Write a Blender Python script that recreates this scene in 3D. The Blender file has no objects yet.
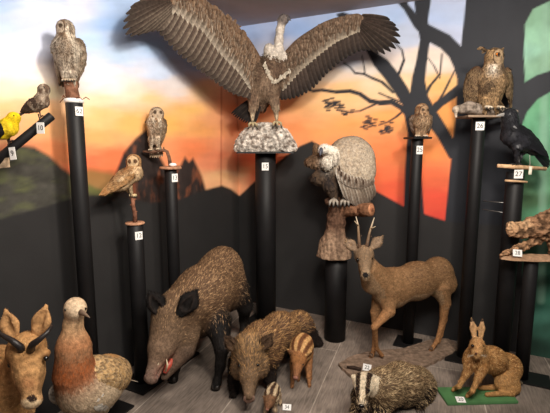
import bpy, bmesh, math, random
import numpy as np
from mathutils import Vector, Matrix, noise as mnoise
import openvdb

rng = np.random.default_rng(7)
random.seed(7)
SC = bpy.context.scene
COL = SC.collection
V = lambda *a: np.array(a, float)

# ------------------------------------------------------------------ camera
F = 424.0
TH = math.radians(8.2)
CZ = 1.59
cs, sn = math.cos(TH), math.sin(TH)
CAM = V(0, 0, CZ)

def P(px, py, Y):
    """world point seen at photo position (px,py), standing on the vertical plane y = Y"""
    u, v = (px - 275.0) / F, (py - 206.5) / F
    d = V(u, cs - v * sn, -sn - v * cs)
    return CAM + d * (Y / d[1])

def G(px, py, z=0.0):
    u, v = (px - 275.0) / F, (py - 206.5) / F
    d = V(u, cs - v * sn, -sn - v * cs)
    return CAM + d * ((z - CZ) / d[2])

def PR(Q):
    """photo position of world points (n,3)"""
    q = np.atleast_2d(Q) - CAM
    dep = q[:, 1] * cs - q[:, 2] * sn
    up = q[:, 1] * sn + q[:, 2] * cs
    return 275 + F * q[:, 0] / dep, 206.5 - F * up / dep

def unit(v):
    v = np.asarray(v, float)
    return v / (np.linalg.norm(v) + 1e-12)

def lin(c):
    c = np.asarray(c, float) / 255.0
    return np.where(c <= 0.04045, c / 12.92, ((c + 0.055) / 1.055) ** 2.4)

# ------------------------------------------------------------------ materials
def newmat(name):
    m = bpy.data.materials.new(name)
    m.use_nodes = True
    nt = m.node_tree
    return m, nt, nt.nodes['Principled BSDF']

def attr_mat(name, rough=0.85, spec=0.2, var=0.25, nscale=60.0, bump=0.0, bscale=120.0, gain=1.0):
    m, nt, b = newmat(name)
    at = nt.nodes.new('ShaderNodeAttribute'); at.attribute_name = 'Col'
    tc = nt.nodes.new('ShaderNodeTexCoord')
    no = nt.nodes.new('ShaderNodeTexNoise'); no.inputs['Scale'].default_value = nscale; no.inputs['Detail'].default_value = 3
    nt.links.new(tc.outputs['Object'], no.inputs['Vector'])
    mr = nt.nodes.new('ShaderNodeMapRange')
    mr.inputs['From Min'].default_value = 0.3; mr.inputs['From Max'].default_value = 0.7
    mr.inputs['To Min'].default_value = gain * (1 - var); mr.inputs['To Max'].default_value = gain * (1 + var)
    nt.links.new(no.outputs['Fac'], mr.inputs['Value'])
    mx = nt.nodes.new('ShaderNodeVectorMath'); mx.operation = 'SCALE'
    nt.links.new(at.outputs['Color'], mx.inputs[0]); nt.links.new(mr.outputs['Result'], mx.inputs['Scale'])
    nt.links.new(mx.outputs['Vector'], b.inputs['Base Color'])
    b.inputs['Roughness'].default_value = rough
    b.inputs['Specular IOR Level'].default_value = spec
    if bump > 0:
        n2 = nt.nodes.new('ShaderNodeTexNoise'); n2.inputs['Scale'].default_value = bscale; n2.inputs['Detail'].default_value = 4
        nt.links.new(tc.outputs['Object'], n2.inputs['Vector'])
        bp = nt.nodes.new('ShaderNodeBump'); bp.inputs['Strength'].default_value = bump; bp.inputs['Distance'].default_value = 0.01
        nt.links.new(n2.outputs['Fac'], bp.inputs['Height']); nt.links.new(bp.outputs['Normal'], b.inputs['Normal'])
    return m

def plain_mat(name, rgb, rough=0.5, spec=0.5, var=0.0, nscale=30.0, bump=0.0, metal=0.0, rgb2=None, coat=0.0):
    m, nt, b = newmat(name)
    c = list(lin(rgb)) + [1]
    b.inputs['Base Color'].default_value = c
    b.inputs['Roughness'].default_value = rough
    b.inputs['Specular IOR Level'].default_value = spec
    b.inputs['Metallic'].default_value = metal
    b.inputs['Coat Weight'].default_value = coat
    if var > 0 or rgb2 is not None or bump > 0:
        tc = nt.nodes.new('ShaderNodeTexCoord')
        no = nt.nodes.new('ShaderNodeTexNoise'); no.inputs['Scale'].default_value = nscale; no.inputs['Detail'].default_value = 5
        nt.links.new(tc.outputs['Object'], no.inputs['Vector'])
        cr = nt.nodes.new('ShaderNodeValToRGB')
        cr.color_ramp.elements[0].position = 0.35; cr.color_ramp.elements[1].position = 0.65
        c1 = np.array(c[:3]) * (1 - var); c2 = lin(rgb2) if rgb2 is not None else np.array(c[:3]) * (1 + var)
        cr.color_ramp.elements[0].color = list(c1) + [1]; cr.color_ramp.elements[1].color = list(c2) + [1]
        nt.links.new(no.outputs['Fac'], cr.inputs['Fac']); nt.links.new(cr.outputs['Color'], b.inputs['Base Color'])
        if bump > 0:
            bp = nt.nodes.new('ShaderNodeBump'); bp.inputs['Strength'].default_value = bump; bp.inputs['Distance'].default_value = 0.01
            nt.links.new(no.outputs['Fac'], bp.inputs['Height']); nt.links.new(bp.outputs['Normal'], b.inputs['Normal'])
    return m

M = {}
M['skin'] = attr_mat('short_coat', 0.85, 0.15, 0.38, 60, 0.35, 160, gain=.85)
M['fur'] = attr_mat('hair', 0.65, 0.2, 0.42, 55, gain=.86)
M['plume'] = attr_mat('feather', 0.8, 0.15, 0.35, 55, gain=.68)
M['wood'] = attr_mat('raw_wood', 0.8, 0.2, 0.35, 35, 0.5, 60)
M['bark'] = attr_mat('bark', 0.9, 0.1, 0.45, 40, 0.9, 45)
M['horn'] = attr_mat('horn', 0.45, 0.4, 0.2, 50, 0.2, 90)
M['rock'] = attr_mat('rock', 0.9, 0.2, 0.5, 28, 0.8, 40)
M['tube'] = plain_mat('black_tube', (24, 23, 24), 0.55, 0.28, 0.15, 8)
M['plate'] = plain_mat('black_steel', (20, 19, 19), 0.5, 0.4)
M['eye'] = plain_mat('dark_eye', (12, 8, 6), 0.08, 0.6)
M['amber'] = plain_mat('amber_eye', (215, 120, 20), 0.1, 0.6)
M['card'] = plain_mat('white_card', (238, 236, 232), 0.7, 0.2)
M['ink'] = plain_mat('printed_ink', (25, 25, 30), 0.7, 0.1)
M['bill'] = plain_mat('dark_bill', (38, 36, 40), 0.35, 0.4)
M['wire'] = plain_mat('steel_wire', (120, 118, 115), 0.35, 0.5, metal=0.7)
M['green_paint'] = plain_mat('green_paint', (78, 122, 76), 0.6, 0.3, 0.12, 14)

# ------------------------------------------------------------------ objects
def thing(name, label, cat, loc, group=None):
    o = bpy.data.objects.new(name, None); COL.objects.link(o)
    o.location = [float(x) for x in loc]; o.empty_display_size = 0.05
    o['label'] = label; o['category'] = cat
    if group: o['group'] = group
    return o

def tag(o, label, cat, group=None):
    o['label'] = label; o['category'] = cat
    if group: o['group'] = group
    return o

def mesh_ob(name, verts, faces, mat, parent=None, cols=None, smooth=True, org=None):
    """verts are world coordinates; the mesh is stored relative to its top-level thing"""
    verts = np.asarray(verts, float)
    root = parent
    while root is not None and root.parent is not None: root = root.parent
    if root is not None: o0 = np.array(root.location)
    elif org is not None: o0 = np.asarray(org, float)
    else: o0 = np.zeros(3)
    me = bpy.data.meshes.new(name)
    me.from_pydata((verts - o0).tolist(), [], [list(map(int, f)) for f in faces])
    if cols is not None:
        at = me.color_attributes.new('Col', 'FLOAT_COLOR', 'POINT')
        c4 = np.ones((len(verts), 4), np.float32); c4[:, :3] = cols
        at.data.foreach_set('color', c4.ravel())
    if smooth:
        me.polygons.foreach_set('use_smooth', [True] * len(me.polygons))
    me.materials.append(mat)
    me.update()
    o = bpy.data.objects.new(name, me); COL.objects.link(o)
    if parent is not None: o.parent = parent
    else: o.location = o0.tolist()
    return o

class MB:
    """collects vertices, faces and colours for ONE mesh object"""
    def __init__(s): s.v, s.f, s.c, s.n = [], [], [], 0
    def add(s, v, f, c):
        v = np.asarray(v, float); c = np.asarray(c, float)
        if c.ndim == 1: c = np.tile(c, (len(v), 1))
        s.v.append(v); s.c.append(c)
        s.f.extend([[i + s.n for i in q] for q in f]); s.n += len(v)
        return s
    def tube(s, pts, rad, col, nseg=10, cap=True, squash=None):
        pts = [np.asarray(p, float) for p in pts]; n = len(pts)
        if np.isscalar(rad): rad = [rad] * n
        cl = [lin(c) for c in col] if np.ndim(col) == 2 else [lin(col)] * n
        t0 = unit(pts[1] - pts[0]); a = unit(np.cross(t0, [0.31, 0.2, 0.93])); 
        v, c, f = [], [], []
        for i in range(n):
            t = unit(pts[min(i + 1, n - 1)] - pts[max(i - 1, 0)])
            a = unit(a - t * a.dot(t)); b = np.cross(t, a)
            for k in range(nseg):
                an = 2 * math.pi * k / nseg
                v.append(pts[i] + rad[i] * (math.cos(an) * a + math.sin(an) * b)); c.append(cl[i])
        for i in range(n - 1):
            for k in range(nseg):
                k2 = (k + 1) % nseg
                f.append([i * nseg + k, i * nseg + k2, (i + 1) * nseg + k2, (i + 1) * nseg + k])
        if cap:
            f.append(list(range(nseg))[::-1]); f.append([(n - 1) * nseg + k for k in range(nseg)])
        return s.add(v, f, c)
    def box(s, c, ax, half, col):
        """c centre, ax three unit axes, half extents"""
        v = []
        for sx in (-1, 1):
            for sy in (-1, 1):
                for sz in (-1, 1):
                    v.append(c + sx * half[0] * ax[0] + sy * half[1] * ax[1] + sz * half[2] * ax[2])
        f = [[0, 1, 3, 2], [4, 6, 7, 5], [0, 4, 5, 1], [2, 3, 7, 6], [0, 2, 6, 4], [1, 5, 7, 3]]
        return s.add(v, f, lin(col))
    def ball(s, c, r, col, n=10, ax=None):
        r = np.ones(3) * r
        ax = np.eye(3) if ax is None else np.asarray(ax)
        v, f = [], []
        for i in range(n + 1):
            th = math.pi * i / n
            for k in range(2 * n):
                ph = math.pi * k / n
                v.append(c + (r * V(math.sin(th) * math.cos(ph), math.sin(th) * math.sin(ph), math.cos(th))) @ ax)
        for i in range(n):
            for k in range(2 * n):
                k2 = (k + 1) % (2 * n)
                f.append([i * 2 * n + k, (i + 1) * 2 * n + k, (i + 1) * 2 * n + k2, i * 2 * n + k2])
        return s.add(v, f, lin(col))
    def feather(s, root, tip, width, nrm, c_mid, c_edge, c_tip=None, bow=0.06, taper=0.25, fold=0.08, seg=6, notch=0.0):
        """one long vane: folded along its shaft, bowed out along the normal nrm"""
        root, tip = np.asarray(root, float), np.asarray(tip, float)
        L = np.linalg.norm(tip - root); d = (tip - root) / L
        nn = unit(nrm - d * np.dot(nrm, d)); side = np.cross(d, nn)
        c_tip = c_mid if c_tip is None else c_tip
        v, c, f = [], [], []
        for i in range(seg + 1):
            t = i / seg
            w = width * 0.5 * (taper + (1 - taper) * math.sin(min(1, t * 2.2) * math.pi / 2)) * (1 if t < .72 else math.sqrt(max(0, 1 - ((t - .72) / .285) ** 2)))
            mid = root + d * L * t + nn * bow * L * math.sin(math.pi * t * 0.9)
            k = t ** 2.5
            cm = c_mid * (1 - k) + c_tip * k; ce = c_edge * (1 - k) + c_tip * k
            v += [mid - side * w - nn * fold * w, mid - side * w * .45, mid + nn * fold * w * .6, mid + side * w * .45, mid + side * w - nn * fold * w]
            c += [ce, cm, cm * .8, cm, ce]
        for i in range(seg):
            for k in range(4):
                a = i * 5 + k
                f.append([a, a + 1, a + 6, a + 5])
        return s.add(v, f, np.array(c))
    def build(s, name, mat, parent=None, smooth=True, org=None):
        return mesh_ob(name, np.concatenate(s.v), s.f, mat, parent, np.concatenate(s.c), smooth, org)

# ------------------------------------------------------------------ bodies from blended solids
class Body:
    def __init__(s, h=0.007, k=0.03):
        s.h, s.k, s.pr, s.zmin = h, k, [], .0008
    def cone(s, a, b, ra, rb, col, k=None, squash=None, flow=None, op='add', cs_=0.012):
        a, b = np.asarray(a, float), np.asarray(b, float)
        s.pr.append(dict(t='c', a=a, b=b, ra=ra, rb=rb, col=lin(col), k=s.k if k is None else k, sq=squash, op=op, cs=cs_,
                         flow=unit(b - a) if flow is None else unit(flow)))
        return s
    def chain(s, pts, rad, col, k=None, squash=None, cs_=0.012):
        for i in range(len(pts) - 1):
            c = col[i] if np.ndim(col) == 2 else col
            s.cone(pts[i], pts[i + 1], rad[i], rad[i + 1], c, k, squash, cs_=cs_)
        return s
    def ell(s, c, r, col, ax=None, k=None, flow=None, op='add', cs_=0.012):
        """ax: main axis vector (r[0] along it), r[1] sideways (level), r[2] the third"""
        if ax is not None and np.ndim(ax) == 2:
            R = np.array([unit(a) for a in ax]); e1, e2, e3 = R
            s.pr.append(dict(t='e', c=np.asarray(c, float), r=np.ones(3) * np.asarray(r, float), R=R, col=lin(col),
                             k=s.k if k is None else k, op=op, cs=cs_, flow=e1 if flow is None else unit(flow)))
            return s
        e1 = unit(ax) if ax is not None else V(1, 0, 0)
        e2 = unit(np.cross([0, 0, 1], e1)) if abs(e1[2]) < 0.98 else V(0, 1, 0)
        e3 = np.cross(e1, e2)
        s.pr.append(dict(t='e', c=np.asarray(c, float), r=np.ones(3) * np.asarray(r, float), R=np.array([e1, e2, e3]), col=lin(col),
                         k=s.k if k is None else k, op=op, cs=cs_, flow=e1 if flow is None else unit(flow)))
        return s
    def bb(s, p):
        if p['t'] == 'c':
            m = max(p['ra'], p['rb'])
            if p['sq']: m *= max(1, p['sq'][1])
            return np.minimum(p['a'], p['b']) - m, np.maximum(p['a'], p['b']) + m
        e = np.sqrt(((p['R'] * p['r'][:, None]) ** 2).sum(0))
        return p['c'] - e, p['c'] + e
    @staticmethod
    def dist(p, X):
        if p['t'] == 'c':
            a, b = p['a'], p['b']; q = X - a; w = b - a; sc = 1.0
            if p['sq']:
                sd, fct = unit(p['sq'][0]), p['sq'][1]
                q = q + (q @ sd)[..., None] * sd * (1 / fct - 1)
                w = w + w.dot(sd) * sd * (1 / fct - 1)
                sc = min(1, fct)
            t = np.clip((q @ w) / (w.dot(w) + 1e-12), 0, 1)
            r = p['ra'] + (p['rb'] - p['ra']) * t
            return (np.sqrt(((q - t[..., None] * w) ** 2).sum(-1)) - r) * sc
        q = (X - p['c']) @ p['R'].T
        k0 = np.sqrt(((q / p['r']) ** 2).sum(-1)); k1 = np.sqrt(((q / p['r'] ** 2) ** 2).sum(-1)) + 1e-9
        return np.where(k0 < 1e-3, -p['r'].min(), k0 * (k0 - 1) / k1)
    def mesh(s):
        h = s.h
        los, his = zip(*[s.bb(p) for p in s.pr if p['op'] == 'add'])
        lo = np.min(los, 0) - 5 * h; hi = np.max(his, 0) + 5 * h
        n = np.ceil((hi - lo) / h).astype(int) + 1
        D = np.full(n, 1.0, np.float32)
        ax = [lo[i] + h * np.arange(n[i]) for i in range(3)]
        for p in s.pr:
            l, u = s.bb(p); mg = p['k'] + 4 * h
            i0 = np.maximum(0, np.floor((l - mg - lo) / h).astype(int)); i1 = np.minimum(n, np.ceil((u + mg - lo) / h).astype(int) + 1)
            if np.any(i1 <= i0): continue
            sl = tuple(slice(a, b) for a, b in zip(i0, i1))
            X = np.stack(np.meshgrid(*[ax[i][sl[i]] for i in range(3)], indexing='ij'), -1)
            d = s.dist(p, X); c = D[sl]; k = max(p['k'], 1e-4)
            if p['op'] == 'add':
                hh = np.maximum(k - np.abs(c - d), 0) / k
                D[sl] = np.minimum(c, d) - hh * hh * k * 0.25
            else:
                d = -d; hh = np.maximum(k - np.abs(c - d), 0) / k
                D[sl] = np.maximum(c, d) + hh * hh * k * 0.25
        D = np.clip(D, -3 * h, 3 * h)
        g = openvdb.FloatGrid(3 * h); g.copyFromArray(np.ascontiguousarray(D, dtype=np.float32))
        pts, quads = g.convertToQuads(isovalue=0.0)
        pts = pts.astype(float) * h + lo
        pts[:, 2] = np.maximum(pts[:, 2], s.zmin)      # flat soles on what carries the body
        quads = np.asarray(quads)[:, ::-1]
        # colours and flow
        W = 0; C = np.zeros((len(pts), 3)); Fl = np.zeros((len(pts), 3))
        ds = []
        for p in s.pr:
            ds.append(np.abs(s.dist(p, pts)) if p['op'] == 'sub' else s.dist(p, pts))
        ds = np.array(ds); dm = ds.min(0)
        for p, d in zip(s.pr, ds):
            w = np.exp(-np.clip((d - dm) / p['cs'], 0, 40))
            W = W + w; C += w[:, None] * p['col']; Fl += w[:, None] * (p['flow'] if p['op'] == 'add' else 0)
        C /= W[:, None]; Fl /= W[:, None]
        # normals
        a, b, c, d = (pts[quads[:, i]] for i in range(4))
        fn = np.cross(c - a, d - b); N = np.zeros_like(pts)
        for i in range(4): np.add.at(N, quads[:, i], fn)
        N /= np.linalg.norm(N, axis=1)[:, None] + 1e-12
        s.pts, s.quads, s.C, s.N, s.Fl = pts, quads, C, N, Fl
        # outward check
        if (N * (pts - pts.mean(0))).sum() < 0:
            s.quads = quads[:, ::-1]; s.N = -N
        return s
    def paint(s, fn):
        s.C = fn(s.pts, s.N, s.C); return s
    def build(s, name, parent, mat=None, org=None):
        s.ob = mesh_ob(name, s.pts, s.quads, mat or M['skin'], parent, s.C, True, org)
        return s.ob
    def sample(s, n, mask=None):
        q = s.quads
        a, b, c, d = (s.pts[q[:, i]] for i in range(4))
        A = np.linalg.norm(np.cross(c - a, d - b), axis=1)
        if mask is not None:
            A = A * mask(s.pts[q].mean(1), s.N[q].mean(1))
        fi = rng.choice(len(q), n, p=A / A.sum())
        u, w = rng.random(n), rng.random(n)
        wt = np.stack([(1 - u) * (1 - w), u * (1 - w), u * w, (1 - u) * w], 1)
        I = lambda T: (T[q[fi]] * wt[..., None]).sum(1)
        return I(s.pts), I(s.N), I(s.C), I(s.Fl)
    def coat(s, mb, n, length, width, lift=0.25, var=0.3, jit=0.25, light=None, lightp=0.0, droop=0.0, mask=None, lenfn=None, lmask=None):
        """n single hairs lying along the flow"""
        p, N, C, Fl = s.sample(n, mask)
        fl = Fl + rng.normal(0, jit, (n, 3)) + V(0, 0, -droop)
        fl = fl - (fl * N).sum(1)[:, None] * N
        fl /= np.linalg.norm(fl, axis=1)[:, None] + 1e-9
        L = length * rng.uniform(0.6, 1.3, n)
        if lenfn is not None: L = L * lenfn(p, N)
        side = np.cross(fl, N); side /= np.linalg.norm(side, axis=1)[:, None] + 1e-9
        w = width * rng.uniform(0.7, 1.3, n)
        p0 = p - N * 0.002
        mid = p + fl * (L * .5)[:, None] + N * (L * lift * .6)[:, None]
        tip = p + fl * L[:, None] + N * (L * lift * .75)[:, None]
        v = np.stack([p0 - side * w[:, None] * .5, p0 + side * w[:, None] * .5, mid + side * w[:, None] * .4, mid - side * w[:, None] * .4, tip], 1).reshape(-1, 3)
        C = C * (1 + rng.uniform(-var, var, n))[:, None]
        if light is not None:
            k = rng.random(n) < lightp
            if lmask is not None: k &= lmask(p, N)
            C[k] = lin(light) * rng.uniform(.7, 1.15, k.sum())[:, None]
        c = np.repeat(C, 5, 0).reshape(n, 5, 3)
        i = np.arange(n) * 5
        f = np.concatenate([np.stack([i, i + 1, i + 2, i + 3], 1)]).tolist() + np.stack([i + 3, i + 2, i + 4], 1).tolist()
        mb.add(v, f, c.reshape(-1, 3)); return mb
    def plumes(s, mb, n, length, width, lift=0.12, var=0.2, jit=0.15, edge=None, edgek=0.0, mid=None, midk=0.0, mask=None, lenfn=None, colfn=None, droop=0.0):
        """n small overlapping leaf-shaped feathers; edge/mid mix a colour into the rim / the shaft streak"""
        p, N, C, Fl = s.sample(n, mask)
        fl = Fl + rng.normal(0, jit, (n, 3)) + V(0, 0, -droop)
        fl = fl - (fl * N).sum(1)[:, None] * N
        fl /= np.linalg.norm(fl, axis=1)[:, None] + 1e-9
        L = length * rng.uniform(0.75, 1.25, n)
        if lenfn is not None: L = L * lenfn(p, N)
        w = width * rng.uniform(0.8, 1.2, n) * (L / length)
        side = np.cross(fl, N); side /= np.linalg.norm(side, axis=1)[:, None] + 1e-9
        if colfn is not None: C = colfn(p, N, C)
        C = C * (1 + rng.uniform(-var, var, n))[:, None]
        e = C * (1 - edgek) + lin(edge) * edgek if edge is not None else C
        m = C * (1 - midk) + lin(mid) * midk if mid is not None else C
        def at(t, sx, up): return p + fl * (L * t)[:, None] + side * (w * sx)[:, None] + N * (L * up * lift)[:, None]
        v = np.stack([at(0, 0, -.1), at(.5, -.5, .2), at(.5, 0, .7), at(.5, .5, .2), at(.85, -.38, .45), at(.85, 0, .85), at(.85, .38, .45), at(1.02, 0, .6)], 1)
        c = np.stack([C, (C + e) / 2, m, (C + e) / 2, e, (C + m) / 2, e, e], 1)
        i = (np.arange(n) * 8)[:, None]
        f = []
        for q in ([0, 2, 1], [0, 3, 2], [1, 2, 5, 4], [2, 3, 6, 5], [4, 5, 7], [5, 6, 7]):
            f += (i + np.array(q)).tolist()
        mb.add(v.reshape(-1, 3), f, c.reshape(-1, 3)); return mb

def coat_ob(body, name, parent, fn, mat):
    mb = MB(); fn(mb); o = mb.build(name, mat, parent); o['kind'] = 'stuff'; return o

def eye(parent, c, r, col=None, look=None, pup=0.6):
    """eyeball; with an iris colour, a dark pupil facing look"""
    mb = MB(); mb.ball(np.asarray(c, float), r, (10, 8, 7), 8)
    if col is None:
        return mb.build('eye', M['eye'], parent)
    e = mb.build('eye', col, parent)
    m2 = MB(); m2.ball(np.asarray(c) + unit(look) * r * .55, r * pup, (5, 5, 5), 8)
    m2.build('pupil', M['eye'], e)
    return e

def text_mesh(body, size):
    cu = bpy.data.curves.new('tmp', 'FONT'); cu.body = body; cu.size = size; cu.align_x = 'CENTER'; cu.align_y = 'CENTER'; cu.extrude = 0.0004
    ob = bpy.data.objects.new('tmp', cu); COL.objects.link(ob)
    dg = bpy.context.evaluated_depsgraph_get(); me = bpy.data.meshes.new_from_object(ob.evaluated_get(dg))
    v = np.array([x.co[:] for x in me.vertices]); f = [list(p.vertices) for p in me.polygons]
    bpy.data.objects.remove(ob); bpy.data.curves.remove(cu); bpy.data.meshes.remove(me)
    return v, f

def card(parent, c, right, up, w, h, txt, name='number_card', size=0.75, org=None):
    right, up = unit(right), unit(up); up = unit(up - right * up.dot(right)); n = np.cross(right, up)
    mb = MB(); mb.box(np.asarray(c, float), [right, up, n], [w / 2, h / 2, 0.0012], (240, 238, 234))
    o = mb.build(name, M['card'], parent, False, org)
    v, f = text_mesh(txt, h * size)
    vv = c + v[:, :1] * right + v[:, 1:2] * up + n * (0.0016 + v[:, 2:3])
    mb = MB(); mb.add(vv, f, V(0, 0, 0)); mb.build('printed_number', M['ink'], o, False)
    return o
# ------------------------------------------------------------------ the room
K = G(240, 300)
ANG = math.atan2(0.507, 1.0104)
DL = V(-math.sin(ANG), -math.cos(ANG), 0)        # along the left wall, out of the corner
DR = V(math.cos(ANG), -math.sin(ANG), 0)         # along the right wall, out of the corner
HC = P(240, 27, K[1])[2]                          # ceiling height

SKY = np.array([  # x, y, r, g, b : the painted sky
 [0,0,150,176,214],[60,0,176,190,220],[120,0,160,186,222],[0,25,178,196,226],[30,15,196,206,230],[75,8,205,208,226],[110,20,150,182,226],
 [0,50,190,200,226],[30,45,205,212,232],[95,45,170,196,232],[120,60,178,202,234],[0,70,226,216,214],[25,75,232,222,214],[100,75,214,218,230],[115,85,224,216,214],
 [0,90,240,216,178],[40,92,240,212,170],[100,97,240,206,168],[0,112,240,178,122],[40,115,238,170,112],[100,115,242,180,116],[130,90,236,214,190],
 [0,132,240,166,110],[40,128,240,162,102],[95,135,242,160,92],[60,152,232,134,78],[92,168,226,96,54],[20,160,222,124,82],[115,160,228,112,62],[130,125,244,168,92],
 [150,95,240,186,130],[160,70,190,206,232],[175,85,216,208,206],[150,50,168,196,234],[190,110,244,178,96],[205,90,232,190,140],[170,125,244,168,84],[200,130,240,156,84],
 [195,150,232,124,70],[215,160,226,130,88],[215,120,230,160,108],[225,95,214,160,124],[232,120,224,150,112],[236,150,226,150,110],[236,175,236,190,148],[225,178,238,176,120],
 [240,60,150,160,180],[245,90,206,150,116],[250,120,232,158,104],[255,160,222,120,84],[262,178,220,110,70],[205,60,168,190,220],[215,35,150,172,208],
 [245,35,150,172,210],[300,30,140,168,214],[340,25,150,176,216],[390,20,158,180,216],[270,60,168,176,196],[300,60,196,190,186],[300,85,224,186,140],[320,105,238,178,118],
 [330,75,216,196,176],[350,60,190,194,206],[372,70,214,202,190],[390,85,232,196,150],[345,92,236,184,124],[300,110,232,164,106],[300,130,230,140,80],[320,130,236,150,84],
 [350,125,240,150,80],[385,120,240,150,78],[350,150,236,128,64],[390,150,234,116,58],[375,175,230,104,54],[395,190,224,84,44],[400,205,216,68,40],
 [420,60,224,206,190],[405,40,178,190,214],[440,20,164,182,216],[450,40,176,186,212],[436,60,222,204,190],[440,85,240,176,104],[445,110,240,148,70],[430,150,238,132,62],
 [425,175,232,100,52],[440,200,222,70,40],[440,218,214,58,36],[455,120,240,150,70],[460,20,170,186,216]], float)
FOREST = np.array([
 [505,0,120,160,140],[530,15,132,176,146],[550,10,126,168,140],[540,40,140,186,158],[528,50,150,200,176],[550,60,130,170,140],[545,100,104,166,126],[525,130,96,160,120],
 [550,130,110,170,136],[535,160,92,150,112],[525,185,70,104,72],[545,185,104,158,122],[545,215,84,140,106],[530,200,66,96,64],[530,240,48,82,62],[548,250,64,104,82],[545,280,40,86,68],[530,300,34,66,52],
 [548,300,52,106,86],[545,318,70,120,104],[548,330,52,90,76],[530,345,36,60,50],[650,100,110,160,130],[650,250,60,100,80],[650,340,40,70,56]], float)

def shepard(S, x, y, sx=1.0, sy=2.0, p=3.2):
    num = np.zeros((len(x), 3)); den = np.zeros(len(x))
    for s in S:
        w = 1.0 / (((x - s[0]) * sx) ** 2 + ((y - s[1]) * sy) ** 2 + 60) ** (p / 2)
        num += w[:, None] * lin(s[2:]); den += w
    return num / den[:, None]

def vnoise(x, y, seed=0, octv=4):
    out = np.zeros(len(x)); a = 1.0; t = 0
    for o in range(octv):
        r = np.random.default_rng(seed * 17 + o); T = r.random((64, 64))
        xi = np.floor(x).astype(int); yi = np.floor(y).astype(int); fx = x - xi; fy = y - yi
        fx = fx * fx * (3 - 2 * fx); fy = fy * fy * (3 - 2 * fy)
        g = lambda i, j: T[(xi + i) % 64, (yi + j) % 64]
        out += a * ((g(0, 0) * (1 - fx) + g(1, 0) * fx) * (1 - fy) + (g(0, 1) * (1 - fx) + g(1, 1) * fx) * fy); t += a
        a *= .5; x = x * 2.03; y = y * 2.03
    return out / t

def poly(x, y, pts, soft=0.7):
    pts = np.array(pts, float); n = len(pts); ins = np.zeros(len(x), bool); dm = np.full(len(x), 1e9)
    for i in range(n):
        a, b = pts[i], pts[(i + 1) % n]
        c = ((a[1] > y) != (b[1] > y))
        with np.errstate(divide='ignore', invalid='ignore'):
            xx = (b[0] - a[0]) * (y - a[1]) / (b[1] - a[1]) + a[0]
        ins ^= c & (x < xx)
        dm = np.minimum(dm, segd(x, y, a, b))
    return np.clip(0.5 + np.where(ins, dm, -dm) / (2 * soft), 0, 1)

def segd(x, y, a, b):
    w = b - a; t = np.clip(((x - a[0]) * w[0] + (y - a[1]) * w[1]) / (w @ w + 1e-9), 0, 1)
    return np.hypot(x - a[0] - t * w[0], y - a[1] - t * w[1])

def stroke(x, y, pts, w0, w1, soft=0.6):
    pts = np.array(pts, float); n = len(pts); out = np.zeros(len(x))
    for i in range(n - 1):
        w = w0 + (w1 - w0) * (i + .5) / (n - 1)
        out = np.maximum(out, np.clip(0.5 + (w / 2 - segd(x, y, pts[i], pts[i + 1])) / (2 * soft), 0, 1))
    return out

BLACK = lin((47, 46, 46)); TRUNK = lin((44, 46, 52))
def over(C, a, c): return C * (1 - a[:, None]) + a[:, None] * c

def sky_tone(C):
    C = C * 1.22
    return np.minimum(C * .93 + .03, .92)

def mural_left(x, y):
    st = vnoise(x / 46 + 3, y / 13 + 1, 1)
    C = shepard(SKY, x, y + (st - .5) * 22)
    C = sky_tone(C) * (0.86 + 0.28 * vnoise(x / 30, y / 9, 2))[:, None]
    # far hills at the left edge
    hill = poly(x, y, [(-400, 150), (-40, 140), (0, 152), (18, 145), (34, 147), (50, 156), (62, 168), (76, 178), (96, 188), (126, 196), (126, 260), (-400, 320)], 2.0)
    hc = np.array([lin((70, 68, 62))] * len(x)) * (0.5 + vnoise(x / 9, y / 6, 5))[:, None]
    gk = np.clip(vnoise(x / 22, y / 9, 6) * 3 - 1.35, 0, 1)
    hc = over(hc, gk * .8, lin((96, 100, 66)))
    C = over(C, hill, hc)
    C = over(C, poly(x, y, [(70, 176), (90, 168), (112, 172), (126, 180), (126, 200), (70, 192)], 4) * .75, lin((110, 112, 62)))
    # the dark mountain behind the small owls
    mt = poly(x, y, [(112, 196), (116, 172), (124, 152), (136, 138), (148, 128), (152, 136), (156, 150), (166, 168), (180, 166), (185, 157), (189, 162), (193, 158), (202, 176), (207, 194), (190, 206), (150, 212)], 1.6)
    mc = np.array([lin((52, 44, 42))] * len(x)) * (0.45 + 1.1 * vnoise(x / 5, y / 14, 8))[:, None]
    mc = over(mc, np.clip(vnoise(x / 7, y / 16, 9) * 4 - 2.1, 0, 1) * .7, lin((150, 88, 60)))
    C = over(C, mt, mc)
    C = over(C, stroke(x, y, [(221.5, 70), (221, 190)], 1.6, 1.6) * .5, lin((160, 70, 50)))
    # black ground
    gr = poly(x, y, [(-500, 300), (-60, 236), (0, 219), (40, 208), (80, 196), (110, 195), (150, 203), (180, 199), (205, 190), (222, 185.5), (231, 189), (240, 196), (260, 196), (260, 900), (-500, 900)], 1.2)
    return over(C, gr, BLACK * (0.85 + .3 * vnoise(x / 60, y / 60, 12))[:, None])

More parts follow.
